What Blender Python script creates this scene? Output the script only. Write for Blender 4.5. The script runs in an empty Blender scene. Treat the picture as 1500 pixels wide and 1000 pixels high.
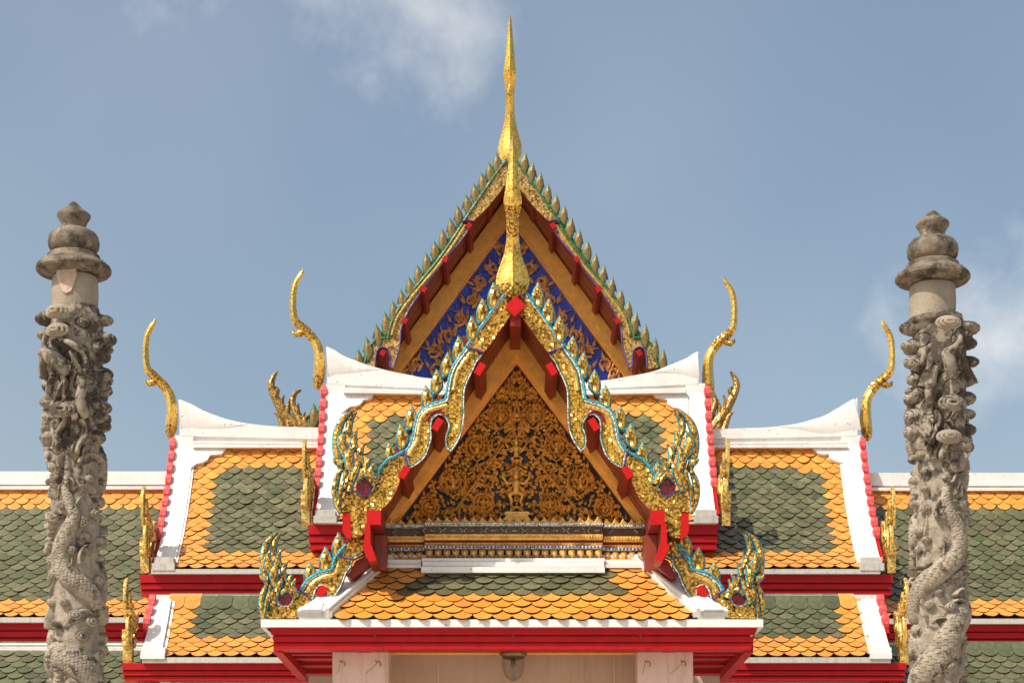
import bpy, bmesh, math, random
import numpy as np
from mathutils import Vector, Matrix
random.seed(7)
S = bpy.context.scene
COL = S.collection
FP = 3000.0; CZ = 1.6; HX = 750.0; HY = 1350.0          # focal length in photo pixels, eye height, horizon
# ------------------------------------------------------------------ camera, sky, sun, exposure
cam = bpy.data.objects.new('camera', bpy.data.cameras.new('camera')); COL.objects.link(cam)
cam.location = (0, 0, CZ); cam.rotation_euler = (math.radians(90), 0, 0)
cam.data.lens = 72; cam.data.sensor_width = 36
cam.data.shift_y = (HY-500)/1500.0
cam.data.clip_end = 3000
cam.data.dof.use_dof = True; cam.data.dof.focus_distance = 21.5; cam.data.dof.aperture_fstop = 4.0
S.camera = cam
SUN_EL = math.radians(51); SUN_AZ = math.radians(53)      # azimuth to the left of straight behind the camera
sdir = Vector((-math.sin(SUN_AZ)*math.cos(SUN_EL), -math.cos(SUN_AZ)*math.cos(SUN_EL), math.sin(SUN_EL)))
sun = bpy.data.objects.new('sun', bpy.data.lights.new('sun', 'SUN')); COL.objects.link(sun)
sun.data.energy = 4.6; sun.data.angle = math.radians(0.53); sun.data.color = (1.0, 0.93, 0.83)
sun.rotation_euler = sdir.to_track_quat('Z', 'Y').to_euler()
W = bpy.data.worlds.new("World"); S.world = W; W.use_nodes = True
wn = W.node_tree; wn.nodes.clear()
def wnode(t, **k):
    n = wn.nodes.new(t)
    for a, b in k.items(): setattr(n, a, b)
    return n
out = wnode('ShaderNodeOutputWorld'); bg = wnode('ShaderNodeBackground'); bg.inputs[1].default_value = 0.13
sky = wnode('ShaderNodeTexSky', sky_type='NISHITA'); sky.sun_disc = False
sky.sun_elevation = SUN_EL; sky.sun_rotation = math.atan2(sdir.x, sdir.y)
sky.air_density = 1.15; sky.dust_density = 3.4; sky.ozone_density = 1.0; sky.altitude = 0
tc = wnode('ShaderNodeTexCoord')
nz = wnode('ShaderNodeTexNoise'); nz.inputs['Scale'].default_value = 14; nz.inputs['Detail'].default_value = 7; nz.inputs['Roughness'].default_value = .58
wn.links.new(tc.outputs['Generated'], nz.inputs['Vector'])
def wmath(op, a, b=None, c=None):
    n = wnode('ShaderNodeMath', operation=op)
    for i, v in enumerate((a, b, c)):
        if v is None: continue
        if isinstance(v, (int, float)): n.inputs[i].default_value = v
        else: wn.links.new(v, n.inputs[i])
    return n.outputs[0]
def blob(px, py, rx, rz):
    d = Vector(((px-HX)/FP, 1, (HY-py)/FP)).normalized()
    sb = wnode('ShaderNodeVectorMath', operation='SUBTRACT'); sb.inputs[1].default_value = d
    wn.links.new(tc.outputs['Generated'], sb.inputs[0])
    sc = wnode('ShaderNodeVectorMath', operation='MULTIPLY'); sc.inputs[1].default_value = (FP/rx, 3, FP/rz)
    wn.links.new(sb.outputs[0], sc.inputs[0])
    ln = wnode('ShaderNodeVectorMath', operation='LENGTH'); wn.links.new(sc.outputs[0], ln.inputs[0])
    return wmath('SUBTRACT', 1.0, ln.outputs['Value'])
b1 = wmath('MULTIPLY', blob(450, -10, 300, 140), .5); b2 = blob(1490, 510, 210, 140); b3 = blob(-900, 560, 400, 200); b4 = blob(2300, -200, 500, 200)
mx = wmath('MAXIMUM', wmath('MAXIMUM', b1, b2), wmath('MAXIMUM', b3, b4))
nn = wmath('MULTIPLY', wmath('SUBTRACT', nz.outputs['Fac'], 0.5), 2.2)
cl = wmath('ADD', mx, nn)
mr = wnode('ShaderNodeMapRange', interpolation_type='SMOOTHSTEP'); mr.inputs[1].default_value = -.1; mr.inputs[2].default_value = 1.6; mr.inputs[3].default_value = 0.0; mr.inputs[4].default_value = .85
wn.links.new(cl, mr.inputs[0])
nl = wnode('ShaderNodeTexNoise'); nl.inputs['Scale'].default_value = 3.0; nl.inputs['Detail'].default_value = 3
wn.links.new(tc.outputs['Generated'], nl.inputs['Vector'])
hz = wnode('ShaderNodeMapRange'); hz.inputs[1].default_value = .3; hz.inputs[2].default_value = .75; hz.inputs[3].default_value = .0; hz.inputs[4].default_value = .13
wn.links.new(nl.outputs['Fac'], hz.inputs[0])
fac = wmath('MAXIMUM', mr.outputs[0], hz.outputs[0])
mixc = wnode('ShaderNodeMix', data_type='RGBA'); wn.links.new(fac, mixc.inputs[0])
wn.links.new(sky.outputs[0], mixc.inputs[6]); mixc.inputs[7].default_value = (8.2, 7.9, 7.9, 1)
tn = wnode('ShaderNodeVectorMath', operation='MULTIPLY'); tn.inputs[1].default_value = (1.0, 1.0, .95); wn.links.new(mixc.outputs[2], tn.inputs[0]); wn.links.new(tn.outputs[0], bg.inputs[0]); wn.links.new(bg.outputs[0], out.inputs[0])
S.view_settings.view_transform = 'Standard'; S.view_settings.look = 'None'; S.view_settings.gamma = 1
S.view_settings.use_curve_mapping = False; S.view_settings.exposure = 0.14
S.render.engine = 'CYCLES'
# ------------------------------------------------------------------ materials
def mat(name, base, rough=.6, metal=0., var=0., vscale=6., bump=0., bscale=40., rnd=0., stain=None, sscale=12., sthr=(.58,.7),
        mosaic=None, tilt=.3, edge=.8, spec=.5, coat=0., hue=None, specks=None, grime=None, topz=None, streak=None):
    m = bpy.data.materials.new(name); m.use_nodes = True; nt = m.node_tree; N = nt.nodes; L = nt.links
    b = N['Principled BSDF']; b.inputs['Roughness'].default_value = rough; b.inputs['Metallic'].default_value = metal
    b.inputs['Specular IOR Level'].default_value = spec; b.inputs['Coat Weight'].default_value = coat; b.inputs['Coat Roughness'].default_value = .12
    t = N.new('ShaderNodeTexCoord'); co = t.outputs['Object']
    rgb = N.new('ShaderNodeRGB'); rgb.outputs[0].default_value = (*base, 1); c = rgb.outputs[0]
    def noise(scale, det=4, rg=.6):
        n = N.new('ShaderNodeTexNoise'); n.inputs['Scale'].default_value = scale; n.inputs['Detail'].default_value = det; n.inputs['Roughness'].default_value = rg
        L.new(co, n.inputs['Vector']); return n.outputs['Fac']
    def mp(v, a, b_, c_, d_, cl=True):
        n = N.new('ShaderNodeMapRange'); n.clamp = cl
        for i, x in enumerate((a, b_, c_, d_)): n.inputs[i+1].default_value = x
        L.new(v, n.inputs[0]); return n.outputs[0]
    def mul(cc, f):
        n = N.new('ShaderNodeVectorMath'); n.operation = 'SCALE'; L.new(cc, n.inputs[0]); L.new(f, n.inputs['Scale']); return n.outputs[0]
    def mix(f, a, bcol):
        n = N.new('ShaderNodeMix'); n.data_type = 'RGBA'; L.new(f, n.inputs[0]); L.new(a, n.inputs[6])
        if isinstance(bcol, tuple): n.inputs[7].default_value = (*bcol, 1)
        else: L.new(bcol, n.inputs[7])
        return n.outputs[2]
    def m2(op, a, b_):
        n = N.new('ShaderNodeMath'); n.operation = op
        for i, v in enumerate((a, b_)):
            if isinstance(v, (int, float)): n.inputs[i].default_value = v
            else: L.new(v, n.inputs[i])
        return n.outputs[0]
    rv = None
    if rnd or hue:
        g = N.new('ShaderNodeNewGeometry'); o = N.new('ShaderNodeObjectInfo')
        rv = m2('FRACT', m2('ADD', m2('MULTIPLY', g.outputs['Random Per Island'], 7.31), m2('MULTIPLY', o.outputs['Random'], 3.77)), 0)
        if hue: c = mix(mp(m2('FRACT', m2('MULTIPLY', rv, 5.3), 0), .25, 1, 0, 1), c, hue)
        if rnd: c = mul(c, mp(rv, 0, 1, 1-rnd, 1+rnd*.7))
    if var: c = mul(c, mp(noise(vscale, 6), .3, .7, 1-var, 1+var*.6))
    if mosaic:
        v = N.new('ShaderNodeTexVoronoi'); v.distance = 'CHEBYCHEV'; v.inputs['Scale'].default_value = mosaic; v.inputs['Randomness'].default_value = .75
        L.new(co, v.inputs['Vector'])
        sc_ = N.new('ShaderNodeSeparateColor'); L.new(v.outputs['Color'], sc_.inputs[0])
        c = mul(c, mp(sc_.outputs[0], 0, 1, .5 if tilt > .5 else .75, 1.25))
        c = mix(mp(sc_.outputs[1], .86, .93, 0, .75), c, (base[0]*.55, base[1]*.22, base[2]*.15))
        gm = N.new('ShaderNodeNewGeometry')
        s1 = N.new('ShaderNodeVectorMath'); s1.operation = 'SUBTRACT'; L.new(v.outputs['Color'], s1.inputs[0]); s1.inputs[1].default_value = (.5, .5, .5)
        s2 = N.new('ShaderNodeVectorMath'); s2.operation = 'SCALE'; L.new(s1.outputs[0], s2.inputs[0]); s2.inputs['Scale'].default_value = tilt
        s3 = N.new('ShaderNodeVectorMath'); s3.operation = 'ADD'; L.new(gm.outputs['Normal'], s3.inputs[0]); L.new(s2.outputs[0], s3.inputs[1])
        s4 = N.new('ShaderNodeVectorMath'); s4.operation = 'NORMALIZE'; L.new(s3.outputs[0], s4.inputs[0])
        L.new(s4.outputs[0], b.inputs['Normal'])
        c = mix(mp(v.outputs['Distance'], .42, .5, 0, edge), c, (.05, .03, .012))
    if grime:
        grime_n = noise(grime[0], 8, .7); c = mix(mp(grime_n, grime[1], grime[2], 0, grime[4] if len(grime) > 4 else .85), c, grime[3])  # grime patches spread by plain noise
    if stain:
        sn = noise(sscale, 9, .68)
        if topz:
            sx = N.new('ShaderNodeSeparateXYZ'); L.new(co, sx.inputs[0]); sn = m2('ADD', sn, mp(sx.outputs[2], topz[0], topz[1], 0, topz[2]))
        c = mix(mp(sn, sthr[0], sthr[1], 0, .9), c, stain)
    if streak:
        mpn = N.new('ShaderNodeMapping'); mpn.inputs['Scale'].default_value = (9, 9, .7); L.new(co, mpn.inputs[0])
        sn_ = N.new('ShaderNodeTexNoise'); sn_.inputs['Scale'].default_value = 2.2; sn_.inputs['Detail'].default_value = 7; sn_.inputs['Roughness'].default_value = .65; L.new(mpn.outputs[0], sn_.inputs['Vector'])
        c = mix(mp(sn_.outputs['Fac'], .52, .75, 0, streak[1]), c, streak[0])
    if specks:
        n = N.new('ShaderNodeTexVoronoi'); n.inputs['Scale'].default_value = specks; L.new(co, n.inputs['Vector'])
        f = m2('MULTIPLY', mp(n.outputs['Distance'], .10, .16, 1, 0), mp(noise(2.2, 3), .52, .62, 0, 1))
        c = mix(f, c, (.12, .1, .07))
    L.new(c, b.inputs['Base Color'])
    if bump and not mosaic:
        n = N.new('ShaderNodeBump'); n.inputs['Strength'].default_value = bump; n.inputs['Distance'].default_value = .01
        L.new(noise(bscale, 8, .65), n.inputs['Height']); L.new(n.outputs[0], b.inputs['Normal'])
    return m
M = {}
M['white'] = mat('white_lime_plaster', (.80,.77,.73), .6, var=.08, vscale=3, bump=.25, bscale=14, specks=16, grime=(4,.5,.8,(.40,.36,.30),.35), streak=((.40,.36,.30),.28))
M['white_dirty'] = mat('weathered_white_paint', (.55,.51,.46), .65, var=.2, vscale=9, bump=.4, bscale=30, specks=22, streak=((.2,.17,.13),.6), grime=(9,.5,.75,(.3,.27,.22),.6))
M['wall'] = mat('pinkish_white_wall', (.70,.50,.41), .8, var=.08, vscale=2, bump=.3, bscale=20, grime=(4,.5,.8,(.4,.30,.24),.5), streak=((.36,.25,.19),.6))
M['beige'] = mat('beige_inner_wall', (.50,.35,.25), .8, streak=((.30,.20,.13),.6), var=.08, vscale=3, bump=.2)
M['red'] = mat('red_gloss_paint', (.44,.003,.007), .48, spec=.25, var=.16, vscale=7, bump=.12, bscale=18, grime=(16,.56,.8,(.16,.02,.015),.7), streak=((.30,.02,.02),.55))
M['red_bright'] = mat('bright_red_paint', (.52,.004,.005), .48, spec=.25, var=.1, vscale=12, bump=.25, bscale=30)
M['red_pink'] = mat('weathered_pink_red_paint', (.62,.05,.05), .55, var=.2, vscale=20, bump=.5, bscale=40, grime=(14,.52,.72,(.75,.42,.38),.55))
M['red_dark'] = mat('dark_red_timber', (.26,.022,.012), .45, var=.25, vscale=9, bump=.3, bscale=30)
M['soffit'] = mat('red_brown_soffit_boards', (.27,.05,.022), .42, var=.25, vscale=5, bump=.25, bscale=25)
M['frame'] = mat('gilded_timber_frame', (1.0,.50,.10), .36, metal=.1, var=.2, vscale=8, bump=.35, bscale=45, stain=(.22,.08,.02), sscale=18, sthr=(.6,.75))
M['carved'] = mat('aged_gilded_carving', (1.0,.57,.13), .27, metal=.25, var=.35, vscale=26, bump=.6, bscale=90, grime=(10,.52,.66,(.24,.13,.055),.65))
M['carved_far'] = mat('brown_gilded_carving', (.95,.55,.23), .5, metal=.05, var=.25, vscale=14, bump=.5, bscale=60, grime=(7,.52,.68,(.16,.07,.03),.7))
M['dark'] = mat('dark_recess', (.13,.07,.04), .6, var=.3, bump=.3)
M['dark_blue'] = mat('dark_blue_mosaic_ground', (.008,.010,.035), .35, mosaic=60, tilt=.25)
M['blue'] = mat('bright_blue_mosaic', (.02,.10,.95), .35, mosaic=38, tilt=.25)
M['gold'] = mat('gold_glass_mosaic', (.84,.48,.07), .25, metal=.6, mosaic=42, tilt=.85)
M['gold_fine'] = mat('pale_gold_mosaic', (.84,.58,.16), .3, metal=.5, mosaic=42, tilt=.2, edge=.45)
M['gold_scale'] = mat('gold_scale_mosaic', (.84,.55,.11), .3, metal=.65, mosaic=45, tilt=.13, edge=.3)
M['gold_old'] = mat('dull_old_gold_mosaic', (.60,.36,.09), .42, metal=.35, mosaic=28, tilt=.45, stain=(.2,.12,.05), sscale=6, sthr=(.5,.7))
M['gold_leafy'] = mat('dull_gold_fin', (.27,.165,.05), .42, metal=.15, var=.35, vscale=14, bump=.6, bscale=50)
M['cyan'] = mat('turquoise_trim', (.04,.40,.50), .35, var=.25, vscale=30, mosaic=60, tilt=.2)
M['cyan_white'] = mat('white_glass_trim', (.75,.82,.80), .3, mosaic=60, tilt=.2)
M['green_trim'] = mat('green_trim', (.03,.22,.07), .4, mosaic=40, tilt=.2)
M['violet'] = mat('violet_band', (.13,.10,.38), .4, mosaic=50, tilt=.3)
M['crimson'] = mat('crimson_glass', (.34,.01,.03), .25, mosaic=30, tilt=.25)
M['tile_orange'] = mat('orange_glazed_tile', (.76,.315,.05), .25, rnd=.14, hue=(.78,.27,.05), var=.26, vscale=12, bump=.12, bscale=25, spec=.6, stain=(.38,.17,.04), sscale=9, sthr=(.62,.8))
M['tile_green'] = mat('green_glazed_tile', (.12,.128,.055), .27, rnd=.30, hue=(.155,.135,.07), var=.4, vscale=10, bump=.2, bscale=25, spec=.65, stain=(.16,.15,.10), sscale=8, sthr=(.58,.8))
M['tile_edge'] = mat('dark_tile_edge', (.022,.012,.008), .9)
M['underlay'] = mat('dark_roof_underlay', (.03,.017,.012), .9)
M['stone'] = mat('weathered_grey_stone', (.41,.345,.265), .9, var=.45, vscale=7, bump=1., bscale=70, stain=(.045,.032,.022), sscale=7, sthr=(.53,.61), topz=(4.9,5.7,.07), grime=(16,.46,.68,(.13,.095,.06),.75))
M['stone_pale'] = mat('pale_sandy_stone', (.36,.30,.22), .88, var=.25, vscale=8, bump=1., bscale=80, stain=(.07,.055,.04), sscale=3.2, sthr=(.60,.72), grime=(16,.52,.72,(.17,.13,.09),.75))
M['stone_dark'] = mat('lichen_dark_stone', (.20,.155,.11), .9, var=.6, vscale=12, bump=1., bscale=60, stain=(.03,.023,.018), sscale=8, sthr=(.47,.6), grime=(9,.55,.7,(.40,.33,.25),.7))
M['patch'] = mat('bare_plaster_patch', (.52,.38,.29), .9, var=.2, vscale=20, bump=.8, bscale=60)
M['bronze'] = mat('aged_bronze', (.25,.17,.08), .4, metal=.7, var=.3, vscale=20)
M['wire'] = mat('dark_wire', (.03,.025,.02), .6)
M['ground'] = mat('stone_paving', (.54,.47,.38), .85, var=.2, vscale=1.2, bump=.3)
gm_ = bpy.data.materials.new('clear_glass'); gm_.use_nodes = True
gb = gm_.node_tree.nodes['Principled BSDF']; gb.inputs['Transmission Weight'].default_value = 1; gb.inputs['Roughness'].default_value = .03; gb.inputs['IOR'].default_value = 1.3
M['glass'] = gm_
# ------------------------------------------------------------------ object helpers
def P(px, py, Y, d=0.): return Vector(((px-HX)*Y/FP, Y+d, CZ+(HY-py)*Y/FP))
def zat(py, Y): return CZ+(HY-py)*Y/FP
def plane(Y): return lambda px, py, d=0.: P(px, py, Y, d)
def mirror(F, c): return lambda px, py, d=0.: F(2*c-px, py, d)
def thing(name, label, cat, loc, group=None):
    o = bpy.data.objects.new(name, None); COL.objects.link(o); o.location = loc; o.empty_display_size = .2
    o['label'] = label; o['category'] = cat
    if group: o['group'] = group
    return o
def root_loc(o):
    while o.parent: o = o.parent
    return Vector(o.location)
class MB:
    def __init__(s): s.v = []; s.f = []; s.m = []; s.mi = 0
    def add(s, vs, fs, mi=None):
        b = len(s.v); s.v += [tuple(v) for v in vs]; k = s.mi if mi is None else mi
        for f in fs: s.f.append(tuple(i+b for i in f)); s.m.append(k)
    def box(s, x0, x1, y0, y1, z0, z1, mi=None):
        vs = [(x, y, z) for x in (x0, x1) for y in (y0, y1) for z in (z0, z1)]
        s.add(vs, [(0,1,3,2),(4,6,7,5),(0,4,5,1),(2,3,7,6),(0,2,6,4),(1,5,7,3)], mi)
    def pbox(s, x0, y0, x1, y1, Y, dep, mi=None):
        a = P(x0, y0, Y); b = P(x1, y1, Y); s.box(min(a.x,b.x), max(a.x,b.x), Y, Y+dep, min(a.z,b.z), max(a.z,b.z), mi)
    def extr(s, pts, F, d0, d1, mi=None, mi_side=None):           # polygon in a picture-like plane, extruded to depth
        n = len(pts); A = [F(x, y, d0) for x, y in pts]; B = [F(x, y, d1) for x, y in pts]
        s.add(A+B, [tuple(range(n)), tuple(range(2*n-1, n-1, -1))], mi)
        s.add(A+B, [(i, (i+1) % n, n+(i+1) % n, n+i) for i in range(n)], mi_side if mi_side is not None else mi)
    def hexa(s, q, d, mi=None):                                    # quad q (4 Vectors) thickened by vector d
        q = [Vector(p) for p in q]; s.add(q+[p+d for p in q], [(0,1,2,3),(7,6,5,4),(0,4,5,1),(1,5,6,2),(2,6,7,3),(3,7,4,0)], mi)
    def beam(s, a, b, w, h, up=Vector((0,0,1)), mi=None):
        a = Vector(a); b = Vector(b); t = (b-a).normalized(); r = t.cross(up).normalized(); u = r.cross(t)
        q = [a+r*sx*w/2+u*sz*h/2 for sx, sz in ((-1,-1),(1,-1),(1,1),(-1,1))]
        s.hexa(q, b-a, mi)
    def tube(s, pts, rad, n=6, mi=None, cap=True):
        pts = [Vector(p) for p in pts]; m = len(pts)
        if not hasattr(rad, '__len__'): rad = [rad]*m
        vs = []; up = Vector((.13,.97,.2)).normalized()
        for i, p in enumerate(pts):
            t = (pts[min(i+1,m-1)]-pts[max(i-1,0)])
            if t.length < 1e-9: t = Vector((0,0,1))
            t.normalize(); r = t.cross(up)
            if r.length < 1e-4: r = t.cross(Vector((1,0,0)))
            r.normalize(); u = r.cross(t)
            for k in range(n):
                a = 2*math.pi*k/n; vs.append(p+(r*math.cos(a)+u*math.sin(a))*rad[i])
        fs = [(i*n+k, i*n+(k+1) % n, (i+1)*n+(k+1) % n, (i+1)*n+k) for i in range(m-1) for k in range(n)]
        if cap: fs += [tuple(range(n-1,-1,-1)), tuple(range((m-1)*n, m*n))]
        s.add(vs, fs, mi)
    def lathe(s, prof, c, n=32, mi=None, jit=0.):
        vs = []; m = len(prof)
        for i, (r, z) in enumerate(prof):
            for k in range(n):
                a = 2*math.pi*k/n; rr = r*(1+(random.random()-.5)*jit)
                vs.append((c[0]+rr*math.cos(a), c[1]+rr*math.sin(a), z))
        fs = [(i*n+k, (i+1)*n+k, (i+1)*n+(k+1) % n, i*n+(k+1) % n) for i in range(m-1) for k in range(n)]
        s.add(vs, fs+[tuple(range(n)), tuple(range(m*n-1, (m-1)*n-1, -1))], mi)
    def ribbon(s, pts, wid, F, d0, h, mi=None, rim=None, back=0.):
        # relief ribbon with raised ridge; pts in plane coordinates, wid full width per point (same units), h height in metres
        n = len(pts); rows = []
        wm = max(wid) or 1
        for i, (x, y) in enumerate(pts):
            x0, y0 = pts[max(i-1,0)]; x1, y1 = pts[min(i+1,n-1)]
            tx, ty = x1-x0, y1-y0; l = math.hypot(tx, ty) or 1; nx, ny = -ty/l, tx/l
            w = wid[i]/2; hh = h*(wid[i]/wm)**.6
            row = [F(x+nx*w, y+ny*w, d0+back), F(x+nx*w, y+ny*w, d0), F(x+nx*w*.68, y+ny*w*.68, d0-hh*.55), F(x, y, d0-hh), F(x-nx*w*.68, y-ny*w*.68, d0-hh*.55), F(x-nx*w, y-ny*w, d0), F(x-nx*w, y-ny*w, d0+back)]
            rows.append(row)
        vs = [v for r in rows for v in r]
        for i in range(n-1):
            for k in range(6):
                if back == 0. and k in (0, 5): continue
                pass
        inner = []; outer = []
        for i in range(n-1):
            for k in range(6):
                if back == 0. and k in (0, 5): continue
                q = (i*7+k, i*7+k+1, (i+1)*7+k+1, (i+1)*7+k)
                (outer if k in (0,1,4,5) else inner).append(q)
            if back: outer.append((i*7+6, i*7, (i+1)*7, (i+1)*7+6))
        b = len(s.v); s.v += [tuple(v) for v in vs]; k0 = s.mi if mi is None else mi; k1 = k0 if rim is None else rim
        for q in inner: s.f.append(tuple(j+b for j in q)); s.m.append(k0)
        for q in outer: s.f.append(tuple(j+b for j in q)); s.m.append(k1)
    def build(s, name, mats, parent=None, smooth=False, fix=True, **props):
        me = s.mesh(name, mats, root_loc(parent) if parent else Vector(), smooth, fix)
        o = bpy.data.objects.new(name, me); COL.objects.link(o)
        if parent:
            o.parent = parent
        for k, v in props.items(): o[k] = v
        return o
    def mesh(s, name, mats, off=Vector(), smooth=False, fix=True):
        me = bpy.data.meshes.new(name)
        me.from_pydata([(a-off.x, b-off.y, c-off.z) for a, b, c in s.v], [], s.f)
        if not isinstance(mats, (list, tuple)): mats = [mats]
        for m in mats: me.materials.append(M[m] if isinstance(m, str) else m)
        me.polygons.foreach_set('material_index', [min(k, len(mats)-1) for k in s.m])
        if smooth: me.polygons.foreach_set('use_smooth', [True]*len(me.polygons))
        if fix:
            bm = bmesh.new(); bm.from_mesh(me); bmesh.ops.recalc_face_normals(bm, faces=bm.faces); bm.to_mesh(me); bm.free()
        me.update(); return me
def inst(name, me, parent, mtx, **props):
    o = bpy.data.objects.new(name, me); COL.objects.link(o); o.parent = parent
    o.matrix_basis = Matrix.Translation(-root_loc(parent)) @ mtx
    for k, v in props.items(): o[k] = v
    return o
def cr(pts, n=4):                                                   # smooth curve through points; a doubled point is a corner
    segs = [[pts[0]]]
    for a, b in zip(pts, pts[1:]):
        if a == b: segs.append([b])
        else: segs[-1].append(b)
    outp = []
    for sg in segs:
        m = len(sg)
        if m == 1: continue
        for i in range(m-1):
            p0 = sg[max(i-1,0)]; p1 = sg[i]; p2 = sg[i+1]; p3 = sg[min(i+2,m-1)]
            for k in range(n):
                t = k/n
                outp.append(tuple(.5*((2*p1[j])+(-p0[j]+p2[j])*t+(2*p0[j]-5*p1[j]+4*p2[j]-p3[j])*t*t+(-p0[j]+3*p1[j]-3*p2[j]+p3[j])*t**3) for j in range(len(p1))))
        outp.append(tuple(sg[-1]))
    res = [outp[0]]
    for q in outp[1:]:
        if math.dist(q, res[-1]) > 1e-6: res.append(q)
    return res
def offs(pts, d):
    r = []
    for i, (x, y) in enumerate(pts):
        x0, y0 = pts[max(i-1,0)]; x1, y1 = pts[min(i+1,len(pts)-1)]
        l = math.hypot(x1-x0, y1-y0) or 1; r.append((x-(y1-y0)/l*d, y+(x1-x0)/l*d))
    return r
# ------------------------------------------------------------------ ground
mb = MB(); mb.add([(-400,-100,0),(400,-100,0),(400,700,0),(-400,700,0)], [(0,1,2,3)])
g = mb.build('ground', 'ground', fix=False); g['kind'] = 'structure'; g['label'] = 'pale stone paving of the temple courtyard'
# ------------------------------------------------------------------ roof tiles
TW = .2
def tile_mesh(name, col, L=.36, arc=.090, th=.016, lift=.037):
    mb = MB(); w = TW*.488
    prof = [(-w, 0), (w, 0)]
    for k in range(0, 9):
        x_ = w*(1-k/4); prof.append((x_, L-arc*(x_/w)**2*(.75+.25*(x_/w)**2)))
    top = [(x, y, .004+lift*(y/L)+.006*(1-(x/w)**2)*(y/L)) for x, y in prof]
    bot = [(x, y, z-th) for x, y, z in top]; n = len(prof)
    mb.add(top, [tuple(range(n))], 0)
    mb.add(top+bot, [(i, i+n, (i+1) % n+n, (i+1) % n) for i in range(1, n)], 1)
    return mb.mesh(name, [col, 'tile_edge'], fix=False), mb
TILE = {'o': tile_mesh('roof_tile', 'tile_orange'), 'g': tile_mesh('roof_tile', 'tile_green')}
def finish_tiles(tiles, parent, limit=300):
    """tiles: (matrix, colour, size on screen). The largest become objects, the rest one joined part."""
    tiles.sort(key=lambda t: -t[2])
    for m, c, s_ in tiles[:limit]:
        if s_ <= 0: break
        inst('roof_tile', TILE[c][0], parent, m)
    k = next((i for i, t in enumerate(tiles[:limit]) if t[2] <= 0), min(limit, len(tiles)))
    rest = tiles[k:]
    if rest:
        V = []; Fs = []; Ms = []; b = 0; off = root_loc(parent)
        for m, c, s_ in rest:
            tm = TILE[c][1]; A = np.array(tm.v); R = np.array(m.to_3x3()); V.append(A@R.T+np.array(m.translation-off))
            for f, mi in zip(tm.f, tm.m): Fs.append(tuple(i+b for i in f)); Ms.append(2 if mi else (0 if c == 'o' else 1))
            b += len(A)
        me = bpy.data.meshes.new('far_roof_tiles'); me.from_pydata(np.concatenate(V).tolist(), [], Fs)
        for q in ('tile_orange', 'tile_green', 'tile_edge'): me.materials.append(M[q])
        me.polygons.foreach_set('material_index', Ms); me.update()
        o = bpy.data.objects.new('roof_tiles', me); COL.objects.link(o); o.parent = parent; o['kind'] = 'stuff'
class Prof:
    """Section of a roof slope running along X: from the ridge down to the eave, a little hollow."""
    def __init__(s, Yt, pt, Yb, pb, sag=.06, n=40):
        a = Vector((Yt, zat(pt, Yt))); b = Vector((Yb, zat(pb, Yb))); t = (b-a); nrm = Vector((-t.y, t.x)).normalized()
        if nrm.y > 0: nrm = -nrm
        c = (a+b)/2+nrm*t.length*sag*2
        s.p = [a*(1-u)**2+c*2*u*(1-u)+b*u*u for u in [i/n for i in range(n+1)]]
        s.l = [0.]
        for i in range(n): s.l.append(s.l[-1]+(s.p[i+1]-s.p[i]).length)
        s.L = s.l[-1]
    def at(s, x):
        x = max(0, min(s.L, x)) if x <= s.L else x
        i = 0
        while i < len(s.l)-2 and s.l[i+1] < x: i += 1
        t = (s.p[i+1]-s.p[i]).normalized(); q = s.p[i]+t*(x-s.l[i])
        return q.x, q.y, t
    def pt(s, X, x, d=0.):
        y, z, t = s.at(x); return Vector((X, y+t.y*d, z-t.x*d)) if t.y < 0 else Vector((X, y, z))
    def F(s, px, py, d=0.):
        lo, hi = 0., s.L
        for _ in range(30):
            m = (lo+hi)/2; y, z, t = s.at(m)
            if HY-(z-CZ)*FP/y < py: lo = m
            else: hi = m
        y, z, t = s.at(lo); return s.pt((px-HX)*y/FP, lo, -d)
def lay(prof, xl, xr, rows, colour, occl=None, skip=None, e=None, phase=0.):
    e = e or (prof.L/rows); r = []
    for i in range(rows):
        x = (i+1)*e+.06                  # the tip of this row
        y0, z0, t = prof.at(max(0, x-.30)); y1, z1, t1 = prof.at(x)
        T = Vector((0, y1-y0, z1-z0)).normalized(); X = Vector((-1,0,0)); Nn = X.cross(T)
        L_, R_ = xl(x), xr(x)
        j0 = math.floor((L_-TW)/TW); j1 = math.ceil((R_+TW)/TW)
        for j in range(j0, j1+1):
            cx = (j+.5*(i % 2)+phase)*TW
            if cx < L_ or cx > R_: continue
            tip = Vector((cx, y1, z1)); org = tip-T*.36+Nn*.004
            a = random.gauss(0, .008); b_ = random.gauss(0, .01)
            m = Matrix((X, T, Nn)).transposed().to_4x4(); m.translation = org+T*random.gauss(0, .002)
            m = m @ Matrix.Rotation(a, 4, 'Z') @ Matrix.Rotation(b_, 4, 'X')
            px = HX+cx*FP/y1; py = HY-(z1-CZ)*FP/y1
            vis = FP/y1 if (-15 < px < 1515 and py < 1012 and not (occl and occl(px, py))) else -1
            if skip and skip(cx, y1): continue
            r.append((m, colour(i, cx-L_, R_-cx, px, py), vis))
    return r
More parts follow.
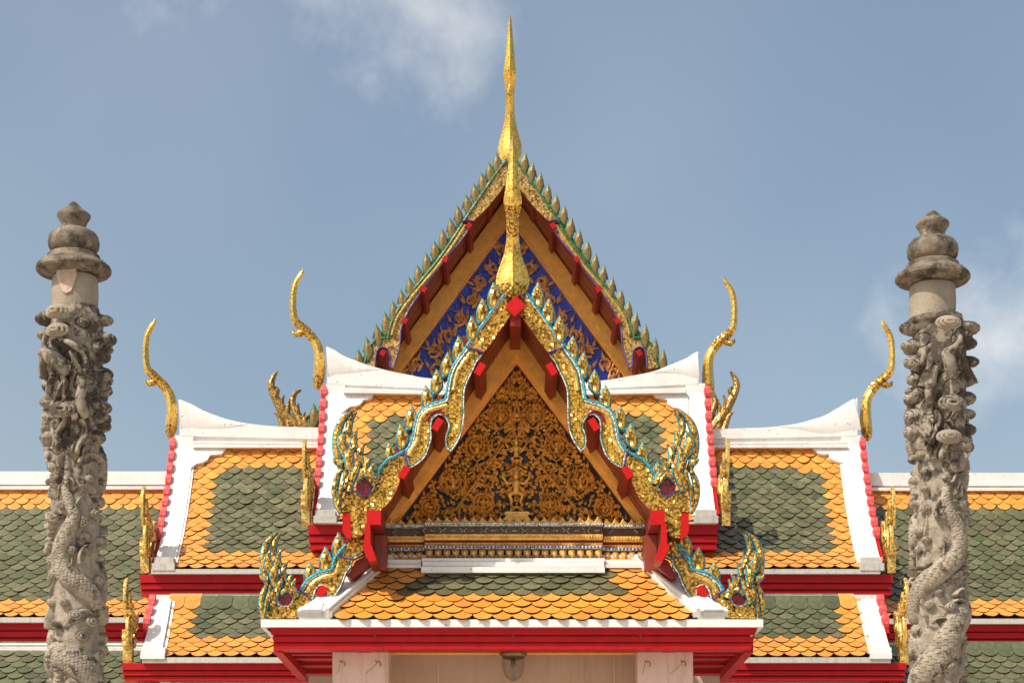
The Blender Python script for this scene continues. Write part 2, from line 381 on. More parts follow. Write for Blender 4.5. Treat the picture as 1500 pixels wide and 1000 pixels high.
def slab(prof, xa, xb, name, matn, parent, d0=-.06, d1=0., s0=0., s1=None, n=14):
    """A sheet that follows the slope between two X values."""
    mb = MB(); s1 = prof.L if s1 is None else s1; ra = []
    for i in range(n+1):
        x = s0+(s1-s0)*i/n
        A = xa(x) if callable(xa) else xa; B = xb(x) if callable(xb) else xb
        ra += [prof.pt(A, x, d0), prof.pt(A, x, d1), prof.pt(B, x, d1), prof.pt(B, x, d0)]
    fs = [(i*4+k, i*4+(k+1) % 4, (i+1)*4+(k+1) % 4, (i+1)*4+k) for i in range(n) for k in range(4)]
    mb.add(ra, fs+[(0,1,2,3), (n*4+3, n*4+2, n*4+1, n*4)])
    return mb.build(name, matn, parent)
def fascia(name, X0, X1, Y, bands, parent, matn='red', cut0=0., cut1=0.):
    """Moulded board along X. bands: (py_top, py_bottom, depth set back) measured at depth Y; the ends are mitred by cut."""
    mb = MB(); sec = []
    for a, b, d in bands: sec += [(Y+d, zat(a, Y)), (Y+d, zat(b, Y))]
    zt = sec[0][1]; zb = sec[-1][1]
    sec = sec+[(Y+.28, zb), (Y+.28, zt)]; n = len(sec); f = lambda z: (zt-z)/(zt-zb)
    A = [(X0+cut0*f(z), y, z) for y, z in sec]; B = [(X1-cut1*f(z), y, z) for y, z in sec]
    mb.add(A+B, [tuple(range(n)), tuple(range(2*n-1, n-1, -1))]+[(i, (i+1) % n, n+(i+1) % n, n+i) for i in range(n)])
    return mb.build(name, matn, parent)
# ------------------------------------------------------------------ finials, nagas, fins
def chofa(parent, at, fwd, s=1., lat=1., mats=('gold_scale','gold')):
    T = [(252,643,3,5),(252,637,12,20),(253.5,628,17,33),(254.5,617,18,35),(255,604,16.5,28),(254.5,592,15,20),(252,579,14,14.5),(245,567,13.5,13),(236,557,13.5,13.5),(227,549,13,16),
         (219.5,541,11.5,19),(217,530,10,15.5),(216.3,515,9.3,12),(217,500,9,9),(219.5,488,8.6,7.2),(224,479,7.8,6),(228.5,472,6.2,4.5),(231,465.5,1.3,1.5)]
    T = cr(T, 3); k = 28.3/3000*s; fw = Vector(fwd).normalized(); sd = Vector((fw.y, -fw.x, 0)); at = Vector(at)
    mb = MB(); n = 8; C = [at+fw*((255-x)*k)+Vector((0,0,(642-y)*k)) for x, y, _, _ in T]; vs = []
    for i, (x, y, a, b) in enumerate(T):
        t = (C[min(i+1,len(C)-1)]-C[max(i-1,0)]).normalized(); nrm = t.cross(sd).normalized()
        for q in range(n):
            an = 2*math.pi*q/n; ff = 1. if q % 2 == 0 else .80
            vs.append(C[i]+sd*(math.cos(an)*b*k/2*lat*ff)+nrm*(math.sin(an)*a*k/2*ff))
    for i in range(len(C)-1):
        y = T[i][1]; mi = 1 if (y > 624 or 543 < y < 562) else 0
        mb.add([], []); 
    b0 = len(mb.v); mb.v += [tuple(v) for v in vs]
    for i in range(len(C)-1):
        y = T[i][1]; mi = 1 if (y > 625 or 545 < y < 574) else 0
        for q in range(n): mb.f.append((i*n+q, i*n+(q+1) % n, (i+1)*n+(q+1) % n, (i+1)*n+q)); mb.m.append(mi)
    mb.f += [tuple(range(n)), tuple(range(len(vs)-1, len(vs)-n-1, -1))]; mb.m += [0, 0]
    o = mb.build('chofa_finial', mats, parent)
    kb = MB(); K = [(232,556,5),(227,560,6.5),(221,562,5),(217,559,3.5),(216,555.5,1.5)]
    kb.tube([at+fw*((255-x)*k)+Vector((0,0,(642-y)*k)) for x, y, r in K], [r*k*.8 for x, y, r in K], 8)
    kb.build('beak', mats[1], o, smooth=True)
    return o
LEAF = [(-.5,-1),(-3,4),(-6.8,9.5),(-9.3,16),(-9.8,22),(-8.2,28),(-5,34),(1,31),(6,26.5),(10.6,20.5),(10,14),(7,8.5),(3,3.5)]
def leaf_mesh(name, mats, k, th=.06, lift=.025, rim=.78, shape=LEAF):
    mb = MB(); cx = sum(p[0] for p in shape)/len(shape); cy = sum(p[1] for p in shape)/len(shape); n = len(shape)
    def V(x, y, d): return Vector((x*k, d, -y*k))
    O = [V(x, y, 0) for x, y in shape]; B = [V(x, y, th) for x, y in shape]; I = [V(cx+(x-cx)*rim, cy+(y-cy)*(rim+.08), -lift*.5) for x, y in shape]
    C = [V(cx, cy-4, -lift)]
    mb.add(O+B+I+C, [(i, (i+1) % n, n+(i+1) % n, n+i) for i in range(n)]+[(i, (i+1) % n, 2*n+(i+1) % n, 2*n+i) for i in range(n)]+[tuple(range(n, 2*n))], 1)
    mb.add(I+C, [(i, (i+1) % n, n) for i in range(n)], 0)
    return mb.mesh(name, mats)
def eyeplate(F, cx, cy, rx, ry, d, parent, matn='crimson', name='glass_eye'):
    mb = MB(); pts = [(cx+rx*math.cos(a), cy+ry*math.sin(a)) for a in [2*math.pi*i/14 for i in range(14)]]
    mb.extr(pts, F, d-.035, d+.02); return mb.build(name, matn, parent)
PLUMES = [  # centre line (x, y), widths, depth step
    ([(499,752),(494,738),(491,720),(493,704),(499,690)], [5,9,9,8,5], .0),
    ([(502,690),(497,676),(494,660),(493.5,643),(496,627),(504,612),(518,600)], [8,10,12,12,10,7,1.2], .03),
    ([(503,680),(496,679),(490.5,676),(489,673)], [9,8,5,2], -.02),
    ([(516,640),(511,630),(512,618),(516,609),(522.5,602.5)], [5,8,8.5,6,1.2], .045),
    ([(517,680),(508,667),(503,655),(501,645),(506,632.5)], [7,13,14,11,1.5], -.01),
    ([(525,662),(519,651),(518.5,642),(523,631)], [6,9,8,1.5], .02),
    ([(520,702),(514,686),(512,672),(514,663),(520,655)], [8,11,13,10,1.5], -.03),
    ([(532,685),(528,672),(528,662),(534,651)], [6,8.5,8,1.5], .0),
    ([(512,722),(515,708),(522,692),(528,677)], [6,9,9,1.5], -.045),
    ([(534,702),(536,690),(538,681),(544,671)], [5,9,7,1.2], -.02),
    ([(552,712),(545,700),(543,692),(549,680)], [9,12,9,1.5], -.03),
    ([(497,742),(500,720),(506,704),(507,690)], [4,6,7,5], -.03),
    ([(506,718),(510,706),(515,696)], [4,6,3], -.05),
    ([(524,708),(528,702),(534,698),(541,702),(545,710)], [3,5,6,5,3], -.05),
]
def plumes(parent, T, F, d0, mats=('gold','cyan'), k=1., h=.05, back=.05):
    for pts, w, dd in PLUMES:
        sh = cr([T(*p)+(ww*k,) for p, ww in zip(pts, w)], 3)
        mb = MB(); mb.ribbon([(a, b) for a, b, c in sh], [max(c*1.2, .3) for a, b, c in sh], F, d0+dd, h*.7, 0, 1, back=back)
        mb.build('flame_plume', mats, parent)
def trim(parent, pts, F, d, rad, matn, name='glass_trim'):
    mb = MB(); mb.tube([F(x, y, d) for x, y in pts], rad, 5); return mb.build(name, matn, parent)
def board(name, outer, inner, F, mats, parent, th=.11):
    """Carved board between two outlines that run the same way; glass facing with a bevelled lower half."""
    pts = outer+inner[::-1]; mb = MB(); mb.extr(pts, F, 0, th, 0, 1); return mb.build(name, mats, parent)
BODY_UP = cr([(502.5,716),(506,713.5),(509,716.5),(513,715),(517,719),(520,720)],2)+cr([(522,720),(528,725),(536,727),(543,723),(547,716),(549,709),(552,702)],2)+cr([(553,700),(557,690),(563,681),(571,673),(580,669),(588,665)],2)+[(593,661),(597,672),(598,683)]+cr([(590,684),(588,694),(586,704),(582,715),(574,731),(564,742),(556,748)],2)+[(538,749),(537,768)]+cr([(536,772),(534,780),(528,786),(516,788)],2)+[(513,775),(513,750),(501,750)]+cr([(500,746),(505,740),(502,731),(506,724),(502.5,716)],2)[:-1]
def smooth_mirror_plate(name, pts, F, parent, mats, th=.11): 
    mb = MB(); mb.extr(pts, F, 0, th, 0, 1); return mb.build(name, mats, parent)
# ================================================================== ENTRANCE PORCH
porch = thing('entrance_porch', 'entrance porch with gold mosaic gable boards and carved gilded pediment above a tiled front roof', 'temple porch', (0, 21.5, 0))
YB = 20.9; YP = 21.9
# roof slopes and boarded soffit
AP = P(755, 441, YB); LO = P(553, 741, YB)
for sg in (-1, 1):
    def q(x, z, y): return Vector((AP.x+(AP.x-x)*(-sg) if False else (AP.x-abs(AP.x-x) if sg < 0 else AP.x+abs(AP.x-x)), y, z))
    a = Vector((AP.x, YB+.06, AP.z)); b = q(LO.x, LO.z, YB+.06)
    n = Vector((-(b.z-a.z), 0, b.x-a.x)).normalized()
    if n.z < 0: n = -n
    mb = MB(); mb.hexa([a, b, b+Vector((0,6.8,0)), a+Vector((0,6.8,0))], n*.03); sof = mb.build('soffit', 'soffit', porch)
    mb = MB(); a2, b2 = a+n*.035, b+n*.035; mb.hexa([a2, b2, b2+Vector((0,6.8,0)), a2+Vector((0,6.8,0))], n*.05); rs = mb.build('side_roof', 'underlay', porch)
    T = (b-a).normalized(); Yv = Vector((0, -1, 0)) if sg < 0 else Vector((0, 1, 0)); L = (b-a).length; tl = []
    Nn = Yv.cross(T)
    for i in range(int(L/.15)):
        for j in range(33):
            y = YB+.2+(j+.5*(i % 2))*TW; org = a2+n*.06+T*((i+1)*.15-.36)+Vector((0, y-YB-.06, 0))
            m = Matrix((Yv, T, Nn)).transposed().to_4x4(); m.translation = org
            tl.append((m, 'o' if i < 3 or j < 2 else 'g', -1))
    finish_tiles(tl, rs)
    # boards seen on the soffit
    for k in range(5):
        y = YB+.22+k*.19; mb = MB(); mb.hexa([a-n*.012+Vector((0,y-YB,0)), b-n*.012+Vector((0,y-YB,0)), b-n*.012+Vector((0,y-YB+.165,0)), a-n*.012+Vector((0,y-YB+.165,0))], n*.015)
        mb.build('soffit_board', 'soffit', sof)
# pediment ground, frame bars
Fp = plane(YP)
mb = MB(); mb.extr([(757,500),(560,768),(954,768)], Fp, .06, .2, 0); mb.build('pediment_ground', 'dark_blue', porch)
def frame_bar(Fm, parent, apo, boo, api, boi, dep, matn, th=.12, name='pediment_frame'):
    mb = MB(); mb.extr([apo, boo, boi, api], Fm, dep, dep+th, 0); return mb.build(name, matn, parent)
for Fm in (Fp, mirror(Fp, 757)):
    f = frame_bar(Fm, porch, (757,484), (548,768), (757,522), (757-(768-522)/1.335,768), -.10, 'frame', .3)
    for a_, b_, d_ in ((522,526,-.075), (526,529.5,-.045), (529.5,532.5,-.01)):
        frame_bar(Fm, f, (757,a_), (757-(768-a_)/1.335,768), (757,b_), (757-(768-b_)/1.335,768), d_, 'frame', .15, 'frame_moulding')
# purlins with red ends
def purlin(px, py, Y0, Y1, w, h, ang, parent, red='red_bright', red_len=.03, endmat='red_dark', down=True):
    c0 = P(px, py, Y0); c1 = Vector((c0.x, Y1, c0.z)); up = Vector((math.sin(ang), 0, math.cos(ang)))
    mb = MB(); mb.beam(c0+Vector((0,.0,0)), c1, w, h, up); o = mb.build('purlin', endmat, parent)
    mb = MB(); mb.beam(c0-Vector((0,red_len,0)), c0-Vector((0,.001,0)), w*1.08, h*1.06, up); mb.build('painted_end', red, o)
    return o
for sgn, Fm in ((1, plane(YB)), (-1, mirror(plane(YB), 755.5))):
    for px, py, w in ((703,541,9.5), (641,622,9.5), (592,692,10)):
        x = px if sgn > 0 else 1511-px
        purlin(x, py, YB-.06, YP+.1, w*YB/FP, 17*YB/FP, sgn*.55, porch)
purlin(755, 449, YB-.12, YP+.1, .132, .145, math.pi/4, porch)
mb = MB(); a = P(755, 462, YB); mb.box(a.x-.055, a.x+.055, YB+.02, YP, a.z-.1, a.z+.02); mb.build('ridge_beam', 'red_dark', porch)
# bargeboards, left traced, right mirrored
OUT1 = cr([(739,431),(723,452),(706,476),(694,492),(684,507)],3)
INN1 = cr([(748,462),(735,480),(722,498),(713,510),(707,518)],3)
OUT2 = cr([(684,508),(677,518),(668,530),(660,546),(656,564),(654,577),(653,585),(653,585),(640,589.5),(626,594),(614,604),(608,620),(605,638),(601,651),(594,661)],4)
INN2 = cr([(706,520),(698,530),(692,543),(685,557),(680,572),(679,590),(679,612),(676,632),(669,648),(660,661),(660,661),(655,655),(653,645),(655,634),(658,625),(655,615),(648,608),(640,608),(633,615),(631,626),(631.5,640),(628,654),(623,667),(614,677),(604,683),(597,685)],4)
FIN = leaf_mesh('fin', ['gold','cyan'], YB/FP, .07, .03)
TIPS = [(723,419),(707,442),(691,468),(672,497),(656,521),(640,546),(624,569),(603,598),(587,625),(570,652)]
LF = {}
def bargeboard(side):
    F0 = plane(YB); F = F0 if side < 0 else mirror(F0, 755.5)
    mb = MB(); mb.extr(OUT1+INN1[::-1], F, 0, .12, 0, 1); top = mb.build('bargeboard', ['gold','red_dark'], porch)
    trim(top, OUT1, F, -.008, .016, 'cyan'); trim(top, offs(OUT1, -2.2), F, -.008, .007, 'cyan_white')
    mb = MB(); mb.extr(OUT2+INN2[::-1], F, -.01, .12, 0, 1); o = mb.build('serpent_bargeboard', ['gold','red_dark'], porch)
    trim(o, OUT2, F, -.018, .015, 'cyan'); trim(o, offs(OUT2, -2.9), F, -.022, .010, 'cyan_white'); trim(o, offs(OUT2, -4.8), F, -.022, .006, 'green_trim')
    trim(o, INN2, F, -.014, .008, 'cyan_white'); trim(o, offs(INN2, 2.), F, -.016, .006, 'green_trim')
    a = cr([(675,528),(667,545),(664,563),(662,580),(658,592)],3)
    mb = MB(); mb.ribbon(offs(OUT2, -9.5)[2:19], [8]*len(offs(OUT2, -9.5)[2:19]), F, -.01, .03); mb.build('pale_moulding', 'gold_fine', o)
    mb = MB(); c2 = cr([(655,594),(640,598),(627,602),(618,612),(614,628),(611,645),(603,659),(598,668)],3); mb.ribbon(c2, [8.5]*len(c2), F, -.01, .03); mb.build('pale_moulding', 'gold_fine', o)
    c3 = cr([(651,610),(645,603),(637,603),(629,609),(626,618)],3); mb = MB(); mb.ribbon(c3, [5]*len(c3), F, -.012, .02); mb.build('red_moulding', 'crimson', o)
    mb = MB(); c4 = [(683,509),(691,512),(699,514),(708,517)]; mb.ribbon(c4, [3.5]*4, F, -.02, .03); mb.build('violet_tie', 'violet', o)
    # naga head
    mb = MB(); mb.extr(BODY_UP, F, -.02, .13, 0, 1); nh = mb.build('naga_head', ['gold','red_dark'], porch)
    plumes(nh, lambda x, y: (x, y), F, -.04)
    eyeplate(F, 533, 714, 11.5, 12, 0., nh)
    trim(nh, BODY_UP[:18], F, -.03, .010, 'violet'); trim(nh, BODY_UP[18:40], F, -.03, .010, 'cyan_white'); trim(nh, cr([(549,702),(557,690),(563,681),(571,673),(580,669),(594,661)],3), F, -.04, .018, 'cyan')
    mb = MB(); c4 = [(591,659),(594,668),(596,677),(598,686)]; mb.ribbon(c4, [3.5]*4, F, -.03, .03); mb.build('violet_tie', 'violet', nh)
    # fins
    for i, (x, y) in enumerate(TIPS+[(549,682)]):
        pp = F(x, y, -.008); m = Matrix.Translation(pp) @ Matrix.Rotation(random.gauss(0,.075), 4, 'Y')
        s_ = (1.0, 1, 1.0) if side < 0 else (-1.0, 1, 1.0)
        sc = random.uniform(.95, 1.06)*(1.0 if i < 9 else .9)
        m = m @ Matrix.Translation((0,0,.035)) @ Matrix.Diagonal((s_[0]*sc*.98, 1, sc*1.2, 1)); inst('fin', FIN, o, m)
    for (x, y), (x2, y2) in zip(TIPS, TIPS[1:]):
        mb = MB(); mb.extr([(x-3,y+12),(x+1,y+13),(x+1,y+31),(x-5,y+37),(x-9,y+31)], F, .05, .1); mb.build('fin_backing', 'crimson', o)
    return o
for sd_ in (-1, 1): bargeboard(sd_)
chofa(porch, P(751, 433, YB-.02, .16), (0,-1,0), .956, 1.08)
# lower serpent boards
OUTL = cr([(534,789),(516,789),(509,795),(500,805),(491,817),(488,828),(486,834),(486,834),(472,837),(458,843),(447,853),(440,866)],4)
INNL = cr([(531,810),(523,815),(516,819),(513,830),(507,838),(503,848),(498,860),(492,869),(485,880),(485,880),(481,875),(480,866),(476,858),(468,857),(462,864),(459,873),(456,881)],4)
BODYL = cr([(380,875),(384,873),(388,878),(394,878),(399,881),(404,880)],2)+cr([(405,882),(410,886),(418,888),(426,885),(430,877),(434,871),(439,866)],2)+cr([(446,869),(451,873),(457,880),(453,888),(446,893),(440,899),(434,905)],2)+[(382,906)]+cr([(380,900),(384,894),(380,888),(383,881),(380,875)],2)[:-1]
def lower_board(side):
    F0 = plane(21.0); F = F0 if side < 0 else mirror(F0, 750)
    mb = MB(); mb.extr(OUTL+INNL[::-1], F, 0, .12, 0, 1); o = mb.build('lower_bargeboard', ['gold','red_dark'], porch)
    trim(o, OUTL[9:], F, -.014, .018, 'cyan'); trim(o, offs(OUTL, -2.8)[26:], F, -.016, .009, 'cyan_white'); trim(o, INNL, F, -.01, .008, 'cyan_white'); trim(o, offs(INNL, 2.)[:34], F, -.012, .006, 'green_trim')
    c2 = cr([(497,822),(495,832),(490,841),(480,843),(465,849),(455,858),(449,868)],3); mb = MB(); mb.ribbon(c2, [8]*len(c2), F, 0., .03); mb.build('pale_moulding', 'gold_fine', o)
    for c4 in ([(495,812),(503,816),(512,818),(518,819)], [(440,864),(446,868),(451,874),(458,880)]):
        mb = MB(); mb.ribbon(c4, [3]*4, F, -.02, .03); mb.build('violet_tie', 'violet', o)
    mb = MB(); mb.extr(BODYL, F, -.02, .13, 0, 1); nh = mb.build('naga_head', ['gold','red_dark'], porch)
    plumes(nh, lambda x, y: (418+(x-533)*.86+2, 879+(y-714)*.88), F, -.04, k=.86)
    eyeplate(F, 418, 877, 10.5, 10.5, 0., nh); trim(nh, BODYL[:11], F, -.03, .010, 'violet'); trim(nh, BODYL[11:24], F, -.03, .008, 'cyan_white')
    for x, y, s_ in ((496,779,1.1), (477,800,1.1), (454,822,1.0)):
        pp = F(x, y, .0); m = Matrix.Translation(pp) @ Matrix.Diagonal(((1 if side < 0 else -1)*s_, 1, s_*1.12, 1)); inst('fin', FIN, o, m)
    for x, y in ((496,779), (477,800)):
        mb = MB(); mb.extr([(x-6,y+5),(x-1,y+8),(x,y+34),(x-6,y+38),(x-9,y+32)], F, .04, .1); mb.build('fin_backing', 'crimson', o)
    # sloping red purlin stub of the lower roof and its soffit
    mb = MB(); mb.extr([(472,857),(466,862),(463,870),(470,874),(478,869),(481,861)], F, -.03, .5); mb.build('purlin', 'red_bright', porch)
    mb = MB(); mb.extr([(534,812),(541,822),(515,846),(506,840),(513,832),(520,818)], F, .10, .3); mb.build('lower_soffit', 'red_dark', porch)
for sd_ in (-1, 1): lower_board(sd_)
# red block ends below the gable
for side in (-1, 1):
    F = plane(YB-.1) if side < 0 else mirror(plane(YB-.1), 755.5)
    mb = MB(); mb.extr([(537,747),(558,747),(558,768),(537,768)], F, 0, 1.1, 0, 1); mb.build('beam_end', ['red_bright','red_dark'], porch)
    mb = MB(); mb.extr([(501,750),(512.5,749),(513,776),(514,788),(506,784),(501,775)], F, .06, .9, 0, 1); mb.build('beam_end', ['red_bright','red_dark'], porch)
    mb = MB(); mb.extr([(534.5,769),(542.5,769),(543,797),(545,800),(552,821),(541,823),(530,800),(534,796)], F, -.03, 1.0, 0, 1); mb.build('bracket_plate', ['red_bright','red_dark'], porch)
    mb = MB(); mb.extr([(543,769.5),(562,769.5),(562,822),(552,822),(544,798)], F, .5, 1.0); mb.build('side_post', 'soffit', porch)
# moulded base of the pediment
fr = MB()
YF = 21.62
def mould(x0, x1, dx, dy, Y, par):
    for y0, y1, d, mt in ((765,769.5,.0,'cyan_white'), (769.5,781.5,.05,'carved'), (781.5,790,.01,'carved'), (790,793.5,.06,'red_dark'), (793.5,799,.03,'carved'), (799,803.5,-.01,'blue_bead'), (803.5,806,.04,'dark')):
        mb = MB(); n = 1
        mt2 = {'blue_bead': ('cyan_white' if par else 'cyan_white')}.get(mt, mt)
        a = P(x0, y0+dy, Y, d); b = P(x1, y1+dy, Y, d); mb.box(a.x, b.x, Y+d, Y+d+.3, b.z, a.z-.0015)
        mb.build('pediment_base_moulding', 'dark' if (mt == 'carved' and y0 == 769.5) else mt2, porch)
    # beads, pendants, chevrons
    k = Y/FP; nb = int((x1-x0)/2.6)
    bm_ = MB()
    for i in range(nb):
        x = x0+(i+.5)*(x1-x0)/nb
        for yy, mi in ((767.2, 0), (801, 1 if i % 2 else 0)):
            c = P(x, yy+dy, Y); bm_.box(c.x-k*1.0, c.x+k*1.0, Y-.025, Y, c.z-k*1.5, c.z+k*1.5, mi)
    bm_.build('glass_beads', ['cyan_white','violet'], porch, kind='stuff')
    cm = MB(); nn_ = int((x1-x0)/4.2)
    for i in range(nn_):
        x = x0+(i+.5)*(x1-x0)/nn_
        for yy, w, h in ((786,3.6,5.5), (796.5,3.4,3.6)):
            cm.ribbon([(x-w*.5, yy+dy+h*.3), (x-w*.1, yy+dy-h*.4), (x+w*.5, yy+dy+h*.2)], [1.6, 2.4, 1.2], plane(Y), .012, .02)
    cm.build('carved_band', 'carved', porch, kind='stuff')
PEND = leaf_mesh('pendant_leaf', ['carved','carved'], 21.6/FP, .05, .05, .6, [(-5,0),(-6,5),(-4.5,10),(-1,14),(2.5,17.5),(3.5,13),(5.5,9),(6,4),(5,0),(0,-1)])
_b = MB(); _b.box(-.008,.008,-.06,-.045,-.068,-.048); BEAD = _b.mesh('glass_bead', 'cyan_white')
CREST = leaf_mesh('crest_leaf', ['carved','carved'], 21.6/FP, .05, .04, .6, [(-6,0),(-6.5,-4),(-4,-6),(-3,-9),(-.5,-14),(1.5,-9),(4,-7),(6.5,-4),(6,0)])
for x0, x1, dy, Y in ((622,883,0,YF), (566,621.5,3,YF+.09), (883.5,944,3,YF+.09)):
    mould(x0, x1, 0, dy, Y, x0 == 622)
    n = round((x1-x0)/13.2)
    for i in range(n):
        x = x0+(i+.5)*(x1-x0)/n; c = P(x, 805.5+dy, Y, 0)
        o = inst('pendant_leaf', PEND, porch, Matrix.Translation(c) @ Matrix.Diagonal((.9 if random.random() < .9 else -.9, 1, .72, 1)))
        b_ = bpy.data.objects.new('glass_bead', BEAD); COL.objects.link(b_); b_.parent = o
        c = P(x, 765+dy, Y, .06); inst('crest_leaf', CREST, porch, Matrix.Translation(c) @ Matrix.Diagonal((1, 1, .8, 1)))
    if n > 8:
        for i in range(9):
            x = 638+i*22.5*1.29 if i < 9 else 0; cx = 630+i*30.2
            for dx_, kind in ((0,'<'), (12,'-'), (24,'>')):
                mb = MB(); xx = cx+dx_-9
                if xx > 880: continue
                if kind == '-': mb.ribbon([(xx-3.5,775.5),(xx+3.5,775.5)], [1.6,1.6], plane(Y), .05, .025)
                else:
                    s_ = -1 if kind == '<' else 1
                    mb.ribbon([(xx-s_*2,771.5),(xx+s_*2,775.5),(xx-s_*2,779.5)], [1.5,1.7,1.5], plane(Y), .05, .025)
                mb.build('glint_inlay', 'cyan_white', porch)  # glints on the dark panel, put in as small white inlay pieces
    else:
        for xx, s_ in ((x0+12,-1), (x1-12,1)):
            mb = MB(); mb.ribbon([(xx-s_*3,774),(xx+s_*3,778.5),(xx-s_*3,783)], [1.4,1.6,1.4], plane(Y), .05, .025); mb.build('glint_inlay', 'cyan_white', porch)  # side panel glints, also built as white pieces
# carved scrollwork of the pediment
def arcpts(x, y, a, L, k0, k1, n=8):
    pts = [(x, y)]
    for i in range(n):
        a += (k0+(k1-k0)*i/n)/n; x += math.cos(a)*L/n; y += math.sin(a)*L/n; pts.append((x, y))
    return pts
def kranok(mb, F, x, y, a, L, w, curl, d, h, n=7):
    pts = arcpts(x, y, a, L, curl, -curl*.8, n)
    mb.ribbon(pts, [w*(.55+.45*math.sin(math.pi*min(1,(i/n)*1.6)))*(1 if i < n*.4 else max(.08,(1-(i-n*.4)/(n*.6)))) for i in range(n+1)], F, d, h)
def scroll(mb, F, cx, cy, R, a0, turn, w, d, h, leaf=True):
    n = 22; pts = []; ws = []
    for i in range(n+1):
        t = i/n; r = R*(1-t*.82); a = a0+turn*t*math.pi*2.6; pts.append((cx+r*math.cos(a), cy+r*math.sin(a))); ws.append(w*(1.1-.55*t))
    mb.ribbon(pts, ws, F, d, h)
    if leaf:
        for i in range(0, 15, 2):
            a = a0+turn*(i/n)*math.pi*2.6; x, y = pts[i]
            kranok(mb, F, x, y, a+turn*.9, R*random.uniform(.42,.6), w*1.0, turn*-1.6, d-.005, h*.8, 6)
            if i > 3: kranok(mb, F, x, y, a+math.pi+turn*.3, R*.38, w*.8, turn*1.4, d-.003, h*.7, 5)
def skin_body(name, parent, F, s, cx, cy, d, arms, matn, legs=True):
    """Small carved figure: one continuous relief body with crown, arms and legs (units: picture pixels times s)."""
    mb = MB()
    def T(pts, r):
        mb.tube([F(cx+x*s, cy+y*s, d-z*s*.008) for x, y, z in pts], [q*s*YP/FP for q in r], 8)
    T([(0,-15,2),(0,-11,3),(0,-8,4),(0,-5.5,4.4),(0,-3,4),(0,-1,3.5)], [.3,1.0,1.7,2.3,2.1,1.1])      # crown, head, neck
    T([(0,-1.5,3),(0,.5,3.6),(0,3,4.2),(0,6,3.6),(0,9,3.8),(0,11,3)], [1.2,3.3,3.4,2.2,3.0,2.4])
    for sgn in (-1, 1):
        for A in arms:
            T([(sgn*2.6,.8,3)]+[(sgn*x, y, z) for x, y, z in A], [1.5,1.15,.9,.7][:len(A)+1])
        if legs: T([(sgn*1.3,9,3.5),(sgn*5.5,12,5),(sgn*3.5,17,3.2),(sgn*5,19.5,3)], [1.9,1.7,1.1,.9])
    return mb.build(name, matn, parent, smooth=True)
for side in (-1, 1):
    F = Fp if side < 0 else mirror(Fp, 757)
    for cx, cy, R in ((733,610,17), (699,656,18), (664,707,19), (630,745,13), (708,738,15), (718,704,9), (745,577,9), (690,745,8), (728,745,9)):
        mb = MB()
        if R > 12:
            for sg2 in (-1, 1):
                scroll(mb, F, cx+sg2*R*.42, cy+R*.1, R*.62, math.pi/2, sg2*-1, 3.2, .02, .05)
                mb.ribbon(cr([(cx,cy+R*1.05),(cx+sg2*R*.75,cy+R*.55),(cx+sg2*R*.98,cy-R*.1),(cx+sg2*R*.55,cy-R*.75),(cx,cy-R*1.05)],3), [2.2]*13, F, .015, .05)
                for t in range(9):
                    a = 1.2-t*.3; kranok(mb, F, cx+sg2*R*.92*math.cos(a), cy+R*.9*math.sin(a), (-math.pi/2+sg2*(.8-t*.08)), R*.6, 4.4, -sg2*1.3, .0, .05); kranok(mb, F, cx+sg2*R*.6*math.cos(a), cy+R*.6*math.sin(a), (-math.pi/2-sg2*(.5)), R*.45, 4.0, sg2*1.5, .005, .05)
        else:
            scroll(mb, F, cx, cy, R, math.pi/2, 1, 2.6, .05, .065); kranok(mb, F, cx, cy-R*.5, -math.pi/2, R*1.2, 4, .5, .045, .06)
        mb.build('carved_scroll', 'carved', porch)
        if R > 12: skin_body('carved_figure', porch, F, R/25, cx, cy-1, .02, [[(6,1,3),(8.5,-5,3.5)]], 'carved', False)
    mb = MB(); mb.ribbon([(737,652),(667,748)] if side < 0 else [(745,655),(669,748)], [3.2,3.2], F, -.02, .05); mb.build('carved_diagonal_bar', 'carved', porch)
    mb = MB(); mb.ribbon(cr([(757,640),(750,625),(754,600),(757,585)],4), [4.5]*13, F, .02, .05); mb.build('carved_stem', 'carved', porch)
    mb = MB(); rr = random.Random(5); pts = []
    tries = 0
    while len(pts) < 640 and tries < 30000:
        tries += 1; y = rr.uniform(545, 763); x = rr.uniform(757-(y-536)*.742, 757)
        if all((x-a)**2+(y-b)**2 > 9.5 for a, b in pts): pts.append((x, y))
    for x, y in pts:
        tow = math.sin(x*.13+y*.09)*.9; kranok(mb, F, x, y+3, -math.pi/2+tow-.25, rr.uniform(8,13), rr.uniform(4.2,6.6), rr.choice((-1,1))*rr.uniform(1.2,2.4), .035+rr.uniform(-.025,.015), rr.uniform(.03,.055), 6)
    mb.build('carved_foliage', 'carved', porch, kind='stuff')
mb = MB()
for i in range(7): kranok(mb, Fp, 757+(i-3)*4.2, 574-abs(i-3)*1.5+6, -math.pi/2+(i-3)*.22, 20-abs(i-3)*3.5, 5, (i-3)*-.4, .02, .07)
kranok(mb, Fp, 757, 560, -math.pi/2, 20, 6, 0.01, .01, .08); mb.build('carved_crest', 'carved', porch)
skin_body('carved_deity', porch, Fp, 1.35, 756, 655, .0, [[(5,6,4),(9,2,5)], [(7,3,3.5),(11,-2,3.5),(12,-7,3.5)]], 'carved', False)
skin_body('carved_winged_creature', porch, Fp, 1.75, 756, 706, .0, [[(7,2,3),(11,-3,4),(11.5,-8,4)]], 'carved')
mb = MB()
for sgn in (-1, 1):
    for k in range(5): kranok(mb, Fp, 756+sgn*(3+k*1.2), 712+k*1.5, math.pi/2-sgn*(1.2-k*.22)+(0 if sgn > 0 else 0), 22-k*1.5, 5, sgn*.8, .0, .06)
